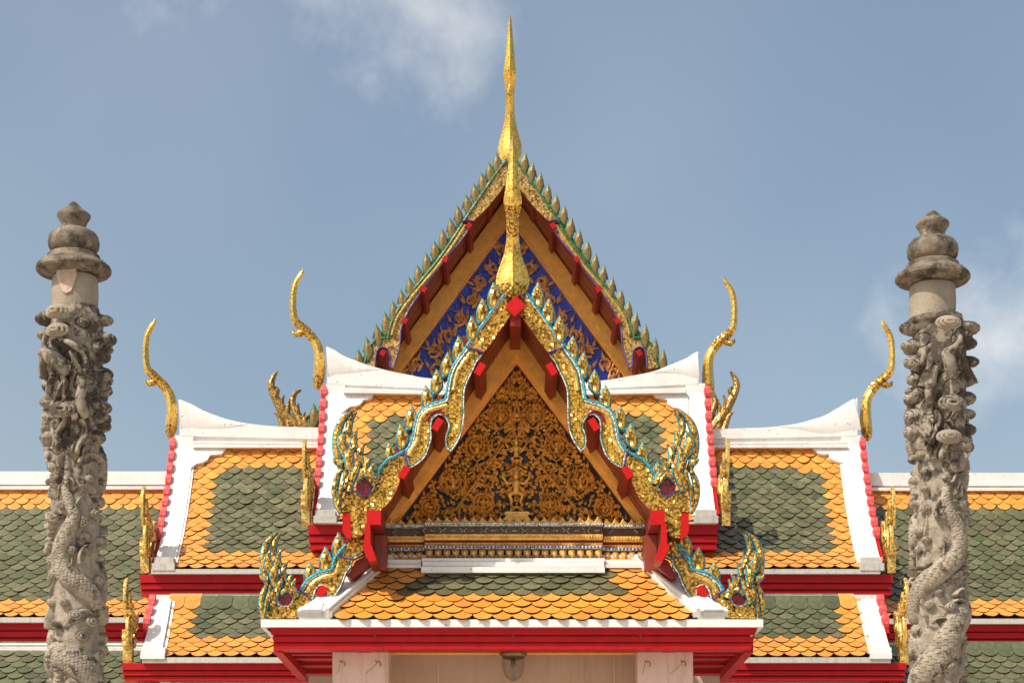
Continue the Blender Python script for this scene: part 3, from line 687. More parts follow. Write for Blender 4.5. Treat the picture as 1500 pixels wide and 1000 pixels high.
mb.build('carved_wings', 'carved', porch)
mb = MB(); mb.extr([(741,751),(774,751),(777,754),(772,757),(778,763),(736,763),(742,757),(738,754)], Fp, -.08, .08); mb.build('carved_pedestal', 'carved', porch)
# ------------------------------------------------------------------ porch front roof
SK = Prof(21.68, 822, 20.8, 904, 0.0)
def sloped(name, pts, d0, d1, matn, parent, PR=SK):
    mb = MB(); mb.extr(pts, PR.F, d0, d1); return mb.build(name, matn, parent)
sk = sloped('front_roof', [(553,821),(951,821),(1062,905),(438,905)], -.0, .06, 'white', porch)
sloped('roof_underlay', [(576,826),(928,826),(1022,905),(484,905)], -.004, .03, 'underlay', sk)
rows = 10; xs = lambda x: None
def xl(x): u = min(1, x/SK.L); return (-(182*(1-u)+260*u))*(21.68*(1-u)+20.8*u)/FP+.02
def xr(x): u = x/SK.L; return ((193*(1-u)+264*u))*(21.68*(1-u)+20.8*u)/FP-.02
def colp(i, dl, dr, px, py):
    k = rows-1-i
    if k < 4: return 'o'
    return 'g' if (592+ (9-i)*0 + (px-px) + max(0,(i-4))*0 + (870-py)*1.15 < px < 915-(873-py)*1.0) else 'o'
finish_tiles(lay(SK, xl, xr, rows, colp, e=(SK.L+.05)/rows), sk)
for Fm, c in ((SK.F, 0), (mirror(SK.F, 751), 1)):
    mb = MB(); mb.extr([(546,821),(566.5,824),(473,904.5),(436,904.5)], Fm, -.068, .0); mb.build('white_hip', 'white', sk)
    for (a0, a1, b0, b1, h0) in ((566,569,472,476,.05), (569.5,574,477,482.5,.085), (574.5,577.5,483,486.5,.05)):
        mb = MB(); mb.extr([(a0,825),(a1,825),(b1,905),(b0,905)], Fm, -h0-.025, .0); mb.build('verge_moulding', 'white', sk)
    mb = MB(); mb.extr([(436,905),(440,899),(472,893),(476,897),(478,905)], Fm, -.085, .0); mb.build('verge_foot', 'white', sk)
    mb = MB(); mb.extr([(442,905),(449,896),(470,889),(474,893),(472,905)], Fm, -.10, -.06); mb.build('verge_foot_step', 'white', sk)
for x0, x1, y0, y1, Y, d in ((618,886,817,822,21.45,.3), (619,885,822.5,829,21.40,.3), (617,886,829.5,838,21.34,.4), (563,617,819,826,21.5,.2), (561,617,826.3,831,21.46,.24), (886.5,940,819,826,21.5,.2), (886.5,942,826.3,831,21.46,.24)):
    mb = MB(); mb.pbox(x0, y0, x1, y1, Y, d); mb.build('roof_top_moulding', 'white', sk)
mb = MB(); mb.pbox(545, 812, 958, 821, 21.7, .35); mb.build('ledge', 'white', porch)
# eave board, red mouldings, soffit, brackets
X0, X1 = (382-750)*20.72/FP, (1118-750)*20.72/FP
mb = MB(); z0, z1 = zat(906.5, 20.72), zat(917.5, 20.72)
mb.box(X0, X1, 20.72, 21.1, z1, z0); eb = mb.build('eave_board', 'white', porch)
mb = MB(); mb.hexa([(X0+.01,20.8,z1-.002),(X0+.12,20.8,z1-.10),(X0+.12,21.3,z1-.10),(X0+.01,21.3,z1-.002)], Vector((.0,0,.03))); mb.build('eave_return', 'white', porch)
mb = MB(); mb.hexa([(X1-.01,20.8,z1-.002),(X1-.12,20.8,z1-.10),(X1-.12,21.3,z1-.10),(X1-.01,21.3,z1-.002)], Vector((.0,0,.03))); mb.build('eave_return', 'white', porch)
fa = fascia('eave_moulding', (395-750)*20.8/FP, (1109-750)*20.8/FP, 20.78, ((918,929,0.0), (929.3,931.2,.035), (931.5,939,.015), (939.3,941.2,.05), (941.5,949.5,.03)), porch, 'red', .06, .06)
mb = MB(); mb.box((400-750)*20.8/FP, (1104-750)*20.8/FP, 21.08, 21.7, zat(941,20.8), zat(935,20.8)); mb.box((400-750)*20.8/FP, (486-750)*20.8/FP, 21.7, 23.6, zat(941,20.8), zat(935,20.8)); mb.box((1016-750)*20.8/FP, (1104-750)*20.8/FP, 21.7, 23.6, zat(941,20.8), zat(935,20.8)); mb.build('eave_soffit', 'red_dark', porch)
for y0, y1, Y in ((948,958,21.35), (953,964,21.8), (966,974,22.3)):
    for sg in (-1, 1):
        xa = 752+sg*262; xb = 752+sg*325
        mb = MB(); mb.pbox(min(xa,xb), y0, max(xa,xb), y1, Y, .09); mb.build('rafter', 'red', porch)
for sg in (-1, 1):
    x = 752+sg*265; x2 = 752+sg*320
    mb = MB(); mb.pbox(min(x,x2), 974, max(x,x2), 986, 22.9, .1); mb.build('soffit_board', 'red', porch)
    a = P(752+sg*345, 948, 20.95); b = P(752+sg*309, 988, 22.8)
    mb = MB(); mb.beam(a, b, .09, .10); mb.build('corner_bracket', 'red', porch)
for hx in (548, 750, 937):
    mb = MB(); mb.tube([P(hx-2,928,20.77), P(hx,930,20.75), P(hx+2.5,929.5,20.75), P(hx+2,933,20.75), P(hx+1,938,20.765)], .004, 5); mb.build('iron_hook', 'wire', fa)
# pillars of the porch and the wall behind
for x0, x1 in ((487,569), (934,1015)):
    a = P(x0, 951, 21.1); b = P(x1, 951, 21.1)
    mb = MB(); mb.box(a.x, b.x, 21.1, 21.68, 0, a.z+.06); p_ = mb.build('pillar', 'wall', porch)
    mb = MB(); xx = (x0+x1)/2+5; mb.pbox(xx-9, 949, xx+9, 954, 21.02, .08); mb.build('red_stub', 'red', p_)
    for hx in (x0+14, x0+66):
        mb = MB(); mb.tube([P(hx-3,967,21.09), P(hx,969,21.06), P(hx+3,968,21.05), P(hx+5,972,21.06), P(hx+3,975,21.08)], .0045, 5); mb.build('iron_hook', 'wire', p_)
        pts = [P(hx+(-3 if hx < x0+40 else 1), 968, 21.08), P(hx-(4 if hx < x0+40 else 6), 976, 21.085), P(hx-(7 if hx < x0+40 else 18), 986, 21.085)]
        mb = MB(); mb.tube(pts, .0016, 4); mb.build('loose_wire', 'wire', p_)
mb = MB(); mb.pbox(569.5, 948, 933.5, 956.5, 21.3, .12); li = mb.build('gilded_lintel_band', 'frame', porch)
mb = MB(); rr = random.Random(2)
for i in range(150):
    x = 571+i*2.42; c = P(x, 953.5, 21.3); k = .006
    mb.box(c.x-k, c.x+k, 21.285, 21.3, c.z-.014, c.z+.014, rr.choice((0,0,1,2)))
mb.build('glass_beads', ['red_pink','gold','green_trim'], li, kind='stuff')
a = P(569, 957, 21.6); b = P(934, 957, 21.6)
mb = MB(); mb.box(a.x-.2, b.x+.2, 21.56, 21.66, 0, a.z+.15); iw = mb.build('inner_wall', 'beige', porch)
for x in (642, 900):
    c = P(x, 957, 21.56); mb = MB(); mb.box(c.x-.004, c.x+.004, 21.553, 21.56, 0, c.z+.1); mb.build('wall_seam', 'wall', iw)
# ------------------------------------------------------------------ lamp
lp = thing('hanging_lamp', 'clear glass globe lamp with bronze cap hanging under the red eave of the porch', 'lamp', tuple(P(752, 960, 21.15)))
c = P(752, 958, 21.15); k = 21.15/FP
mb = MB(); mb.lathe([(.001,c.z+6*k),(.03,c.z+6*k),(.035,c.z+2*k),(20.5*k,c.z+1.5*k),(20.5*k,c.z-.5*k),(17*k,c.z-4*k),(12*k,c.z-7*k),(7*k,c.z-8*k),(.001,c.z-8*k)], (c.x,c.y), 28); mb.build('lamp_cap', 'bronze', lp, True)
def gl(r): return [(r*16.5*k, c.z-3*k),(r*17*k, c.z-12*k),(r*16.6*k,c.z-20*k),(r*14*k,c.z-29*k),(r*10*k,c.z-35*k),(r*4*k,c.z-38.5*k),(.0005,c.z-39.3*k)]
mb = MB(); mb.lathe(gl(1)+[(a*.965+.0, z+.004) for a, z in gl(1)[::-1]], (c.x,c.y), 28); mb.build('glass_globe', 'glass', lp, True)
mb = MB(); mb.lathe([(.001,c.z-7*k),(3.6*k,c.z-8*k),(3.4*k,c.z-17*k),(1.6*k,c.z-19*k),(.001,c.z-19*k)], (c.x,c.y), 12); mb.build('bulb_holder', 'bronze', lp, True)
mb = MB(); mb.lathe([(1.2*k,c.z-19*k),(1.6*k,c.z-24*k),(3.8*k,c.z-28*k),(4.6*k,c.z-32*k),(3*k,c.z-35.5*k),(.0005,c.z-36.5*k)], (c.x,c.y), 14); mb.build('bulb', 'glass', lp, True)
# ================================================================== GATE HALL (stepped cross roof)
hall = thing('gate_hall', 'gate hall behind the porch with stepped tiled roofs, white ridges and slender golden finials', 'temple hall', (0, 27, 0))
def occ_mid(px, py):
    return abs(px-755) < (py-425)*.66 and py < 800 or (390 < px < 1110 and py > 905) or (500 < px < 1010 and py > 745) or 66 < px < 152 or 1330 < px < 1420
RED_FIN = leaf_mesh('edge_fin', ['red_pink','red_pink'], .0092, .075, .02, .6, [(0,0),(-5,3),(-9,9),(-10.5,16),(-9,22),(-5,26),(0,26.5),(5,24),(8,19),(6,12),(4,6),(2,2)])
def naga_wing(parent, X, Y0, z0, s, side):
    """The naga head at the foot of a gable that faces sideways: seen edge-on from the courtyard."""
    F = lambda px, py, d=0.: Vector((X+(-side)*(-d)*-1 if False else X-side*d, Y0+(px-515)*s, z0+(788-py)*s))
    mb = MB(); mb.extr(BODY_UP, F, -.02, .09, 0, 1); nh = mb.build('naga_head', ['gold','gold_fine'], parent)
    plumes(nh, lambda x, y: (x, y), F, -.0, ('gold','gold_fine'), h=.035, back=.03)
    return nh
def wing_tier(side, PR, Xo, Xi, top, p_ridge_bot, mould_y, mx_in, rows, orange, label=None, chofa_at=None, corner=None, Yr=28.2, naga_s=.0062, fin_from=.1, eave=None, xin=0.3, top_orange=4, bot_orange=4, side_orange=1.9):
    """One side of a telescoped roof tier. side -1 left, +1 right; Xo / Xi outer and inner edge of the white verge."""
    sg = side
    rf = slab(PR, Xo-.02*sg, sg*xin, 'roof', 'underlay', hall, -.12, -.03)
    def xl_(x): return (Xi-.05) if sg < 0 else xin
    def xr_(x): return -xin if sg < 0 else Xi+.05
    def colour(i, dl, dr, px, py):
        dd = (dl if sg < 0 else dr)/TW
        if i < top_orange or i >= rows-bot_orange: return 'o'
        return 'o' if dd < side_orange+(1.2 if i < top_orange+1 else 0) else 'g'
    lay_ = lay(PR, xl_, xr_, rows, colour, occ_mid)
    tiles_all.append((rf, lay_))
    vb = slab(PR, Xo, Xi, 'verge', 'white', rf, -.06, .075, s1=PR.L-.05)
    slab(PR, Xi+.0015*sg*-1, Xi-sg*.035, 'verge_lip', 'white', rf, -.03, .07, s0=.28, s1=PR.L-.05)
    slab(PR, Xi-sg*.0365, Xi-sg*.065, 'verge_lip', 'white', rf, -.03, .058, s0=.3, s1=PR.L-.05)
    # foot of the verge
    y, z, t = PR.at(PR.L)
    mb = MB(); mb.box(min(Xo,Xi-sg*.03), max(Xo,Xi-sg*.03), y-.1, y+.12, z-.02, z+.13); mb.build('verge_foot', 'white_dirty', rf)
    mb = MB(); mb.box(min(Xo+sg*.02,Xi-sg*.05), max(Xo+sg*.02,Xi-sg*.05), y-.14, y+.1, z-.05, z+.045); mb.build('verge_foot_step', 'white_dirty', rf)
    # ridge wall with its upswept end
    Fr = plane(Yr); tp = cr(top, 3)
    mb = MB(); mb.extr(tp+[(tp[-1][0], p_ridge_bot[1]), (tp[0][0], p_ridge_bot[0])], Fr, 0, .34); rg = mb.build('ridge', 'white', hall)
    h0 = p_ridge_bot[0]-tp[0][1]; n_ = len(tp)//2; mb = MB()
    cl_ = [(tp[q][0], tp[q][1]+h0*.42*(1-q/n_)+1) for q in range(n_+1)]; mb.ribbon(cl_, [max(.5, h0*.84*(1-q/n_)**.9) for q in range(n_+1)], Fr, 0., .025); mb.build('ridge_roll', 'white', rg, True)
    xa, xb = mx_in; ya, yb = mould_y
    for o0, o1, dd in ((-.02,.40,.035), (.42,.55,-.02), (.56,.70,.02), (.71,1.,-.085)):
        mb = MB(); mb.extr([(xa, ya[0]+(yb[0]-ya[0])*o0), (xb, ya[1]+(yb[1]-ya[1])*o0), (xb, ya[1]+(yb[1]-ya[1])*o1), (xa, ya[0]+(yb[0]-ya[0])*o1)], Fr, dd, .2)
        mb.build('ridge_moulding', 'white' if o0 else 'white_dirty', rg)
    xo_, xi2 = sorted((Xo, Xi-.03*sg)); mb = MB(); mb.box(xo_, xi2, Yr+.003, Yr+.3, zat(p_ridge_bot[0]+24, Yr), zat(p_ridge_bot[0]-1, Yr)); mb.build('verge_head', 'white', rg)
    if corner:
        cp = corner; mb = MB(); mb.extr(cp, PR.F, -.085, .05); cn = mb.build('corner_bracket', 'white', rf)
    # outer board with fins, seen edge-on
    slab(PR, Xo+sg*.055, Xo+sg*.002, 'bargeboard', ['red'], rf, -.30, .05, s1=PR.L-.1)
    x = fin_from; k_ = 0
    while x < PR.L-.55:
        y, z, t = PR.at(x); p_ = PR.pt(Xo+sg*.03, x, .02)
        m = Matrix(((0,-sg*1,0),(1,0,0),(0,0,1))).to_4x4() if False else Matrix(((0,1,0),(1,0,0),(0,0,1))).to_4x4()
        m = Matrix.Translation(p_+Vector((-.035 if sg > 0 else -.035, 0, .17))) @ m @ Matrix.Diagonal((.8,1,.86,1)) @ Matrix.Rotation(random.gauss(0,.05), 4, 'Y')
        inst('edge_fin', RED_FIN, rf, m); x += .225
    y, z, t = PR.at(PR.L)
    naga_wing(rf, Xo+sg*.10, y-.02, z-.06, naga_s, -sg)
    if chofa_at: chofa(hall, P(chofa_at[0], chofa_at[1], Yr+.15), (sg, 0, 0), chofa_at[2] if len(chofa_at) > 2 else 1., 1.)
    return rf
tiles_all = []
T1 = Prof(28.3, 575, 26.75, 763, .055); T2 = Prof(28.3, 652, 26.65, 832, .055)
wing_tier(-1, T1, -2.56, -2.33, [(479,507),(489,513),(500,520),(520,528),(540,535),(570,543),(600,549),(630,554),(690,556),(752,557)], (562,574), ((562,573),(577,582)), (503,752), 26, None, chofa_at=(468,570),
          corner=[(501,566),(556,573),(555,579),(549,581),(545,588),(540,590),(533,591),(529,597),(523,600),(514,601),(508,605),(501,611)], naga_s=.0060)
wing_tier(1, T1, 2.66, 2.42, [(1023,514),(1012,521),(1000,527),(980,535),(956,544),(920,551),(882,557),(820,560),(752,557)], (562,574), ((562,573),(577,582)), (1004,752), 26, None, chofa_at=(1037,583),
          corner=[(1007,566),(953,573),(954,580),(960,587),(970,589),(977,591),(977,597),(985,602),(995,604),(1002,609),(1007,613)], naga_s=.0060)
wing_tier(-1, T2, -4.64, -4.42, [(263,584),(275,590),(294,600),(320,610),(346,617),(372,621),(403,624),(471,626),(560,627),(752,627)], (638,648), ((638,647),(657,658)), (283,752), 26, None, chofa_at=(252,642),
          corner=[(280,641),(338,649),(336,657),(331,664),(326,670),(318,671),(309,672),(305,679),(298,683),(289,685),(280,692)], naga_s=.0060)
wing_tier(1, T2, 4.80, 4.56, [(1256,582),(1238,593),(1213,607),(1190,614),(1168,620),(1129,625),(1081,627),(1039,628),(900,628),(752,627)], (638,648), ((638,647),(657,658)), (1239,752), 26, None, chofa_at=(1268,645),
          corner=[(1243,641),(1184,649),(1185,656),(1190,663),(1197,669),(1205,671),(1213,670),(1214,677),(1222,681),(1234,684),(1243,691)], naga_s=.0060)
# eave boards and fascias of the two tiers
def eave(PR, X0, X1, h=7.5, name='eave_board', par=None, mt='white_dirty'):
    y, z, t = PR.at(PR.L); mb = MB(); dz = h*y/FP; mb.box(X0, X1, y-.13, y+.3, z-.03-dz, z-.03); return mb.build(name, mt, par or hall)
def px2x(px, Y): return (px-HX)*Y/FP
def frame_fascia(PR, x0, x1, y0, y1, par, Y=None):
    Y = Y or PR.at(PR.L)[0]-.06; h = y1-y0
    return fascia('eave_moulding', px2x(x0,Y), px2x(x1,Y), Y, ((y0,y0+h*.40,0.), (y0+h*.41,y0+h*.47,.05), (y0+h*.48,y0+h*.72,.02), (y0+h*.73,y0+h*.79,.07), (y0+h*.80,y1,.04)), par, 'red', .02, .02)
eave(T1, -2.53, 2.66, 3)
frame_fascia(T1, 451, 1052, 768, 803, hall)
eave(T2, px2x(223,26.6), px2x(1288,26.6), 7)
frame_fascia(T2, 204, 1308, 841, 870, hall)
# lower skirt roof of the hall
T4 = Prof(25.65, 884, 24.85, 961, .02)
for sg, Xo, Xi, xc in ((-1, px2x(210,25.2), px2x(240,25.2), (229,250)), (1, px2x(1303,25.2), px2x(1274,25.2), (1284,1262))):
    rf = slab(T4, Xo-.02*sg, sg*2.0, 'lower_roof', 'underlay', hall, -.12, -.03)
    def colour(i, dl, dr, px, py, sg=sg):
        dd = (dl if sg < 0 else dr)/TW
        return 'o' if i >= 7 or dd < 1.7-i*.03 else 'g'
    y_, z_, t_ = T4.at(T4.L)
    xi_ = lambda x, sg=sg: (px2x(254,25.65)*(1-x/T4.L)+px2x(240,24.85)*x/T4.L) if sg < 0 else (px2x(1258,25.65)*(1-x/T4.L)+px2x(1276,24.85)*x/T4.L)
    tiles_all.append((rf, lay(T4, (lambda x: xi_(x)-.05) if sg < 0 else (lambda x: 2.2), (lambda x: -2.2) if sg < 0 else (lambda x: xi_(x)+.05), 11, colour, occ_mid)))
    xo_ = lambda x, sg=sg: (px2x(229,25.65)*(1-x/T4.L)+px2x(208,24.85)*x/T4.L) if sg < 0 else (px2x(1284,25.65)*(1-x/T4.L)+px2x(1304,24.85)*x/T4.L)
    slab(T4, xo_, lambda x, sg=sg: xi_(x)+sg*.02, 'verge', 'white', rf, -.06, .075)
    slab(T4, lambda x, sg=sg: xi_(x)+sg*.019, lambda x, sg=sg: xi_(x)-sg*.025, 'verge_lip', 'white', rf, -.03, .045)
    x0, x1 = (229, 470) if sg < 0 else (1030, 1284)
    for ya, yb, d in ((870.5,880,0), (880.3,884,-.05), (884.3,890,-.1)):
        mb = MB(); mb.pbox(x0+(20 if ya > 880 and sg < 0 else 0), ya, x1-(20 if ya > 880 and sg > 0 else 0), yb, 25.75+d, .3); mb.build('roof_top_moulding', 'white', rf)
    mb = MB(); a_, b_ = sorted((xo_(T4.L), xi_(T4.L)-sg*.03)); mb.box(a_, b_, y_-.08, y_+.12, z_-.01, z_+.10); mb.build('verge_foot', 'white', rf)
    mb = MB(); mb.box(a_, b_, y_-.12, y_+.12, z_-.04, z_+.03); mb.build('verge_foot_step', 'white', rf)
    naga_wing(rf, xo_(T4.L)+sg*.16, y_+.1, z_-.08, .0056, -sg)
    slab(T4, lambda x, sg=sg: xo_(x)+sg*.06, lambda x, sg=sg: xo_(x)+sg*.003, 'bargeboard', 'red', rf, -.2, .05, s1=T4.L*.6)
    for x in (.1, .3, .5):
        p_ = T4.pt(xo_(x)+sg*.03, x, .02); inst('edge_fin', RED_FIN, rf, Matrix.Translation(p_+Vector((-.035,0,.17))) @ Matrix(((0,1,0),(1,0,0),(0,0,1))).to_4x4() @ Matrix.Diagonal((.8,1,.9,1)))
    y0, y1 = (962, 969)
    xa, xb = ((208, 414) if sg < 0 else (1091, 1305))
    mb = MB(); mb.pbox(xa, 962, xb, 970, 24.75, .3); mb.build('eave_board', 'white_dirty', hall)
    xa, xb = ((178, 450) if sg < 0 else (1056, 1328))
    frame_fascia(T4, xa, xb, 970.5, 995, hall, 24.8)
# collect the hall's tiles: the largest 300 become objects of their own
big = sorted([(t, i) for i, (rf, tl) in enumerate(tiles_all) for t in tl if t[2] > 0], key=lambda q: -q[0][2])[:300]
ids = {id(t) for t, i in big}
rest = []
for rf, tl in tiles_all:
    finish_tiles([t for t in tl if id(t) in ids], rf)
    rest += [(m, c_, -1) for (m, c_, s_) in tl if id((m, c_, s_)) not in ids] if False else [(t[0], t[1], -1) for t in tl if id(t) not in ids]
finish_tiles(rest, hall)
mb = MB(); mb.box(-4.3, 4.5, 27.3, 31, 0, zat(860,27.0)); mb.build('wall', 'wall', hall)
mb = MB(); mb.box(-4.3, -1.0, 25.8, 26.1, 0, zat(985,25.8)); mb.box(1.2, 4.5, 25.8, 26.1, 0, zat(985,25.8)); mb.build('front_wall', 'wall', hall)
for (Xa, Xb, PR) in ((-2.5, 2.6, T1), (-4.6, 4.75, T2)):
    yt, zt, _ = PR.at(0); yb, zb, _ = PR.at(PR.L); D = 28.5
    mb = MB(); mb.hexa([(Xa, D, zt+.05), (Xb, D, zt+.05), (Xb, 2*D-yb, zb), (Xa, 2*D-yb, zb)], Vector((0,0,-.08))); mb.build('rear_roof_slope', 'underlay', hall)
    for Xe in (Xa+.3, Xb-.35):
        mb = MB(); mb.extr([(yb+.1, zb-.25), (D, zt-.3), (2*D-yb-.1, zb-.25)], lambda u, v, d, Xe=Xe: Vector((Xe+d, u, v)), 0, .06); mb.build('gable_end', 'wall', hall)
# ================================================================== CLOISTER GALLERIES
T3 = Prof(28.35, 712, 26.75, 903, .055); T5 = Prof(25.9, 952, 24.9, 1040, .02)
def gallery(side):
    sg = side; lab = 'low cloister gallery with green and orange tiled roof behind the %s stone pillar' % ('left' if sg < 0 else 'right')
    dy = 0 if sg < 0 else 2
    g = thing('cloister_gallery', lab, 'gallery', (sg*9, 27, 0), 'cloister galleries flanking the gate hall')
    A, B = (-16, -4.4) if sg < 0 else (4.5, 16)
    rf = slab(T3, A, B, 'roof', 'underlay', g, -.12, -.03)
    col = lambda i, dl, dr, px, py: 'o' if i < 4 or i >= 23 else 'g'
    occ = lambda px, py: (66 < px < 152 or 1335 < px < 1420 or 240 < px < 1262)
    tl = lay(T3, lambda x: A, lambda x: B, 27, col, occ, phase=.3)
    rf2 = slab(T5, A, B, 'lower_roof', 'underlay', g, -.12, -.03)
    t2 = lay(T5, lambda x: A, lambda x: B, 11, lambda i, a, b, c, d: 'o' if i >= 7 else 'g', lambda px, py: occ(px, py) or 180 < px < 1325, phase=.1)
    allt = sorted([t for t in tl+t2 if t[2] > 0], key=lambda t: -t[2])[:300]; ids = {id(t) for t in allt}
    finish_tiles([t for t in tl if id(t) in ids], rf); finish_tiles([t for t in t2 if id(t) in ids], rf2)
    finish_tiles([(t[0], t[1], -1) for t in tl if id(t) not in ids], rf); finish_tiles([(t[0], t[1], -1) for t in t2 if id(t) not in ids], rf2)
    Yr = 28.25
    for ya, yb, d0, dd in ((690+dy,709+dy,0,.34), (709.3+dy,712+dy,.07,.2), (712.3+dy,717+dy,-.04,.2)):
        mb = MB(); a = zat(ya, Yr); b = zat(yb, Yr); mb.box(A, B, Yr+d0, Yr+d0+dd, b, a); mb.build('ridge' if ya < 695 else 'ridge_moulding', 'white', g)
    Ye = 26.6
    mb = MB(); mb.box(A, B, Ye, Ye+.4, zat(911+dy,Ye), zat(903.5+dy,Ye)); mb.build('eave_board', 'white_dirty', g)
    h = zat; Y = 26.68
    fascia('eave_moulding', A, B, Y, ((911.5+dy,922+dy,0), (922.3+dy,924+dy,.05), (924.3+dy,932+dy,.02), (932.3+dy,934+dy,.07), (934.3+dy,941+dy*3,.04)), g)
    for ya, yb, d in ((941.5,947,0), (947.3,950,-.05), (950.3,956,-.1)):
        mb = MB(); mb.box(A, B, 25.95+d, 26.3, zat(yb+dy*4,25.95), zat(ya+dy*4-.2,25.95)); mb.build('roof_top_moulding', 'white', g)
    mb = MB(); mb.box(A, B, 24.8, 25.1, zat(1048,24.8), zat(1040,24.8)); mb.build('eave_board', 'white_dirty', g)
    mb = MB(); mb.box(A, B, 24.9, 25.2, zat(1075,24.8), zat(1048.3,24.8)); mb.build('eave_moulding', 'red', g)
    mb = MB(); mb.box(A, B, 26, 26.3, 0, zat(1050,26)); mb.build('wall', 'wall', g)
    yb_, zb_, _ = T3.at(T3.L); mb = MB(); mb.hexa([(A,28.6,zat(720,28.6)),(B,28.6,zat(720,28.6)),(B,30.3,zb_),(A,30.3,zb_)], Vector((0,0,-.08))); mb.build('rear_roof_slope', 'underlay', g)
for s_ in (-1, 1): gallery(s_)
# ================================================================== REAR HALL with the blue gable
rear = thing('ordination_hall', 'tallest rear temple hall whose gable shows golden scrolls on bright blue', 'temple hall', (0, 40, 0))
YR = 38.0; YQ = 39.5; cR = 748.5
FR = plane(YR); FQ = plane(YQ)
ap = P(748, 236, YR); lo = P(548, 515, YR)
for sg in (-1, 1):
    xx = lambda v: ap.x+sg*abs(ap.x-v.x)
    a = Vector((ap.x, YR+.08, ap.z)); b = Vector((xx(lo), YR+.08, lo.z)); b = a+(b-a)*1.55
    n = Vector((-(b.z-a.z), 0, b.x-a.x)).normalized(); n = n if n.z > 0 else -n
    mb = MB(); mb.hexa([a, b, b+Vector((0,22,0)), a+Vector((0,22,0))], n*.04); so = mb.build('soffit', 'soffit', rear)
    mb = MB(); mb.hexa([a+n*.045, b+n*.045, b+n*.045+Vector((0,22,0)), a+n*.045+Vector((0,22,0))], n*.08); mb.build('roof', 'tile_green', rear)
    for k in range(4):
        y = YR+.12+k*.34; mb = MB(); mb.hexa([a-n*.014+Vector((0,y-YR,0)), b-n*.014+Vector((0,y-YR,0)), b-n*.014+Vector((0,y-YR+.3,0)), a-n*.014+Vector((0,y-YR+.3,0))], n*.015); mb.build('soffit_board', 'soffit', so)
mb = MB(); mb.extr([(748,300),(560,600),(936,600)], FQ, .08, .3); mb.build('pediment_ground', 'blue', rear)
for Fm in (FQ, mirror(FQ, cR)):
    mb = MB(); mb.extr([(748.5,284),(541,572),(566,572),(748.5,322)], Fm, -.14, .3); f = mb.build('pediment_frame', 'frame', rear)
    mb = MB(); mb.extr([(748.5,322.3),(566.3,572),(568.5,572),(748.5,325.5)], Fm, -.06, .3); mb.build('frame_moulding', 'frame', f)
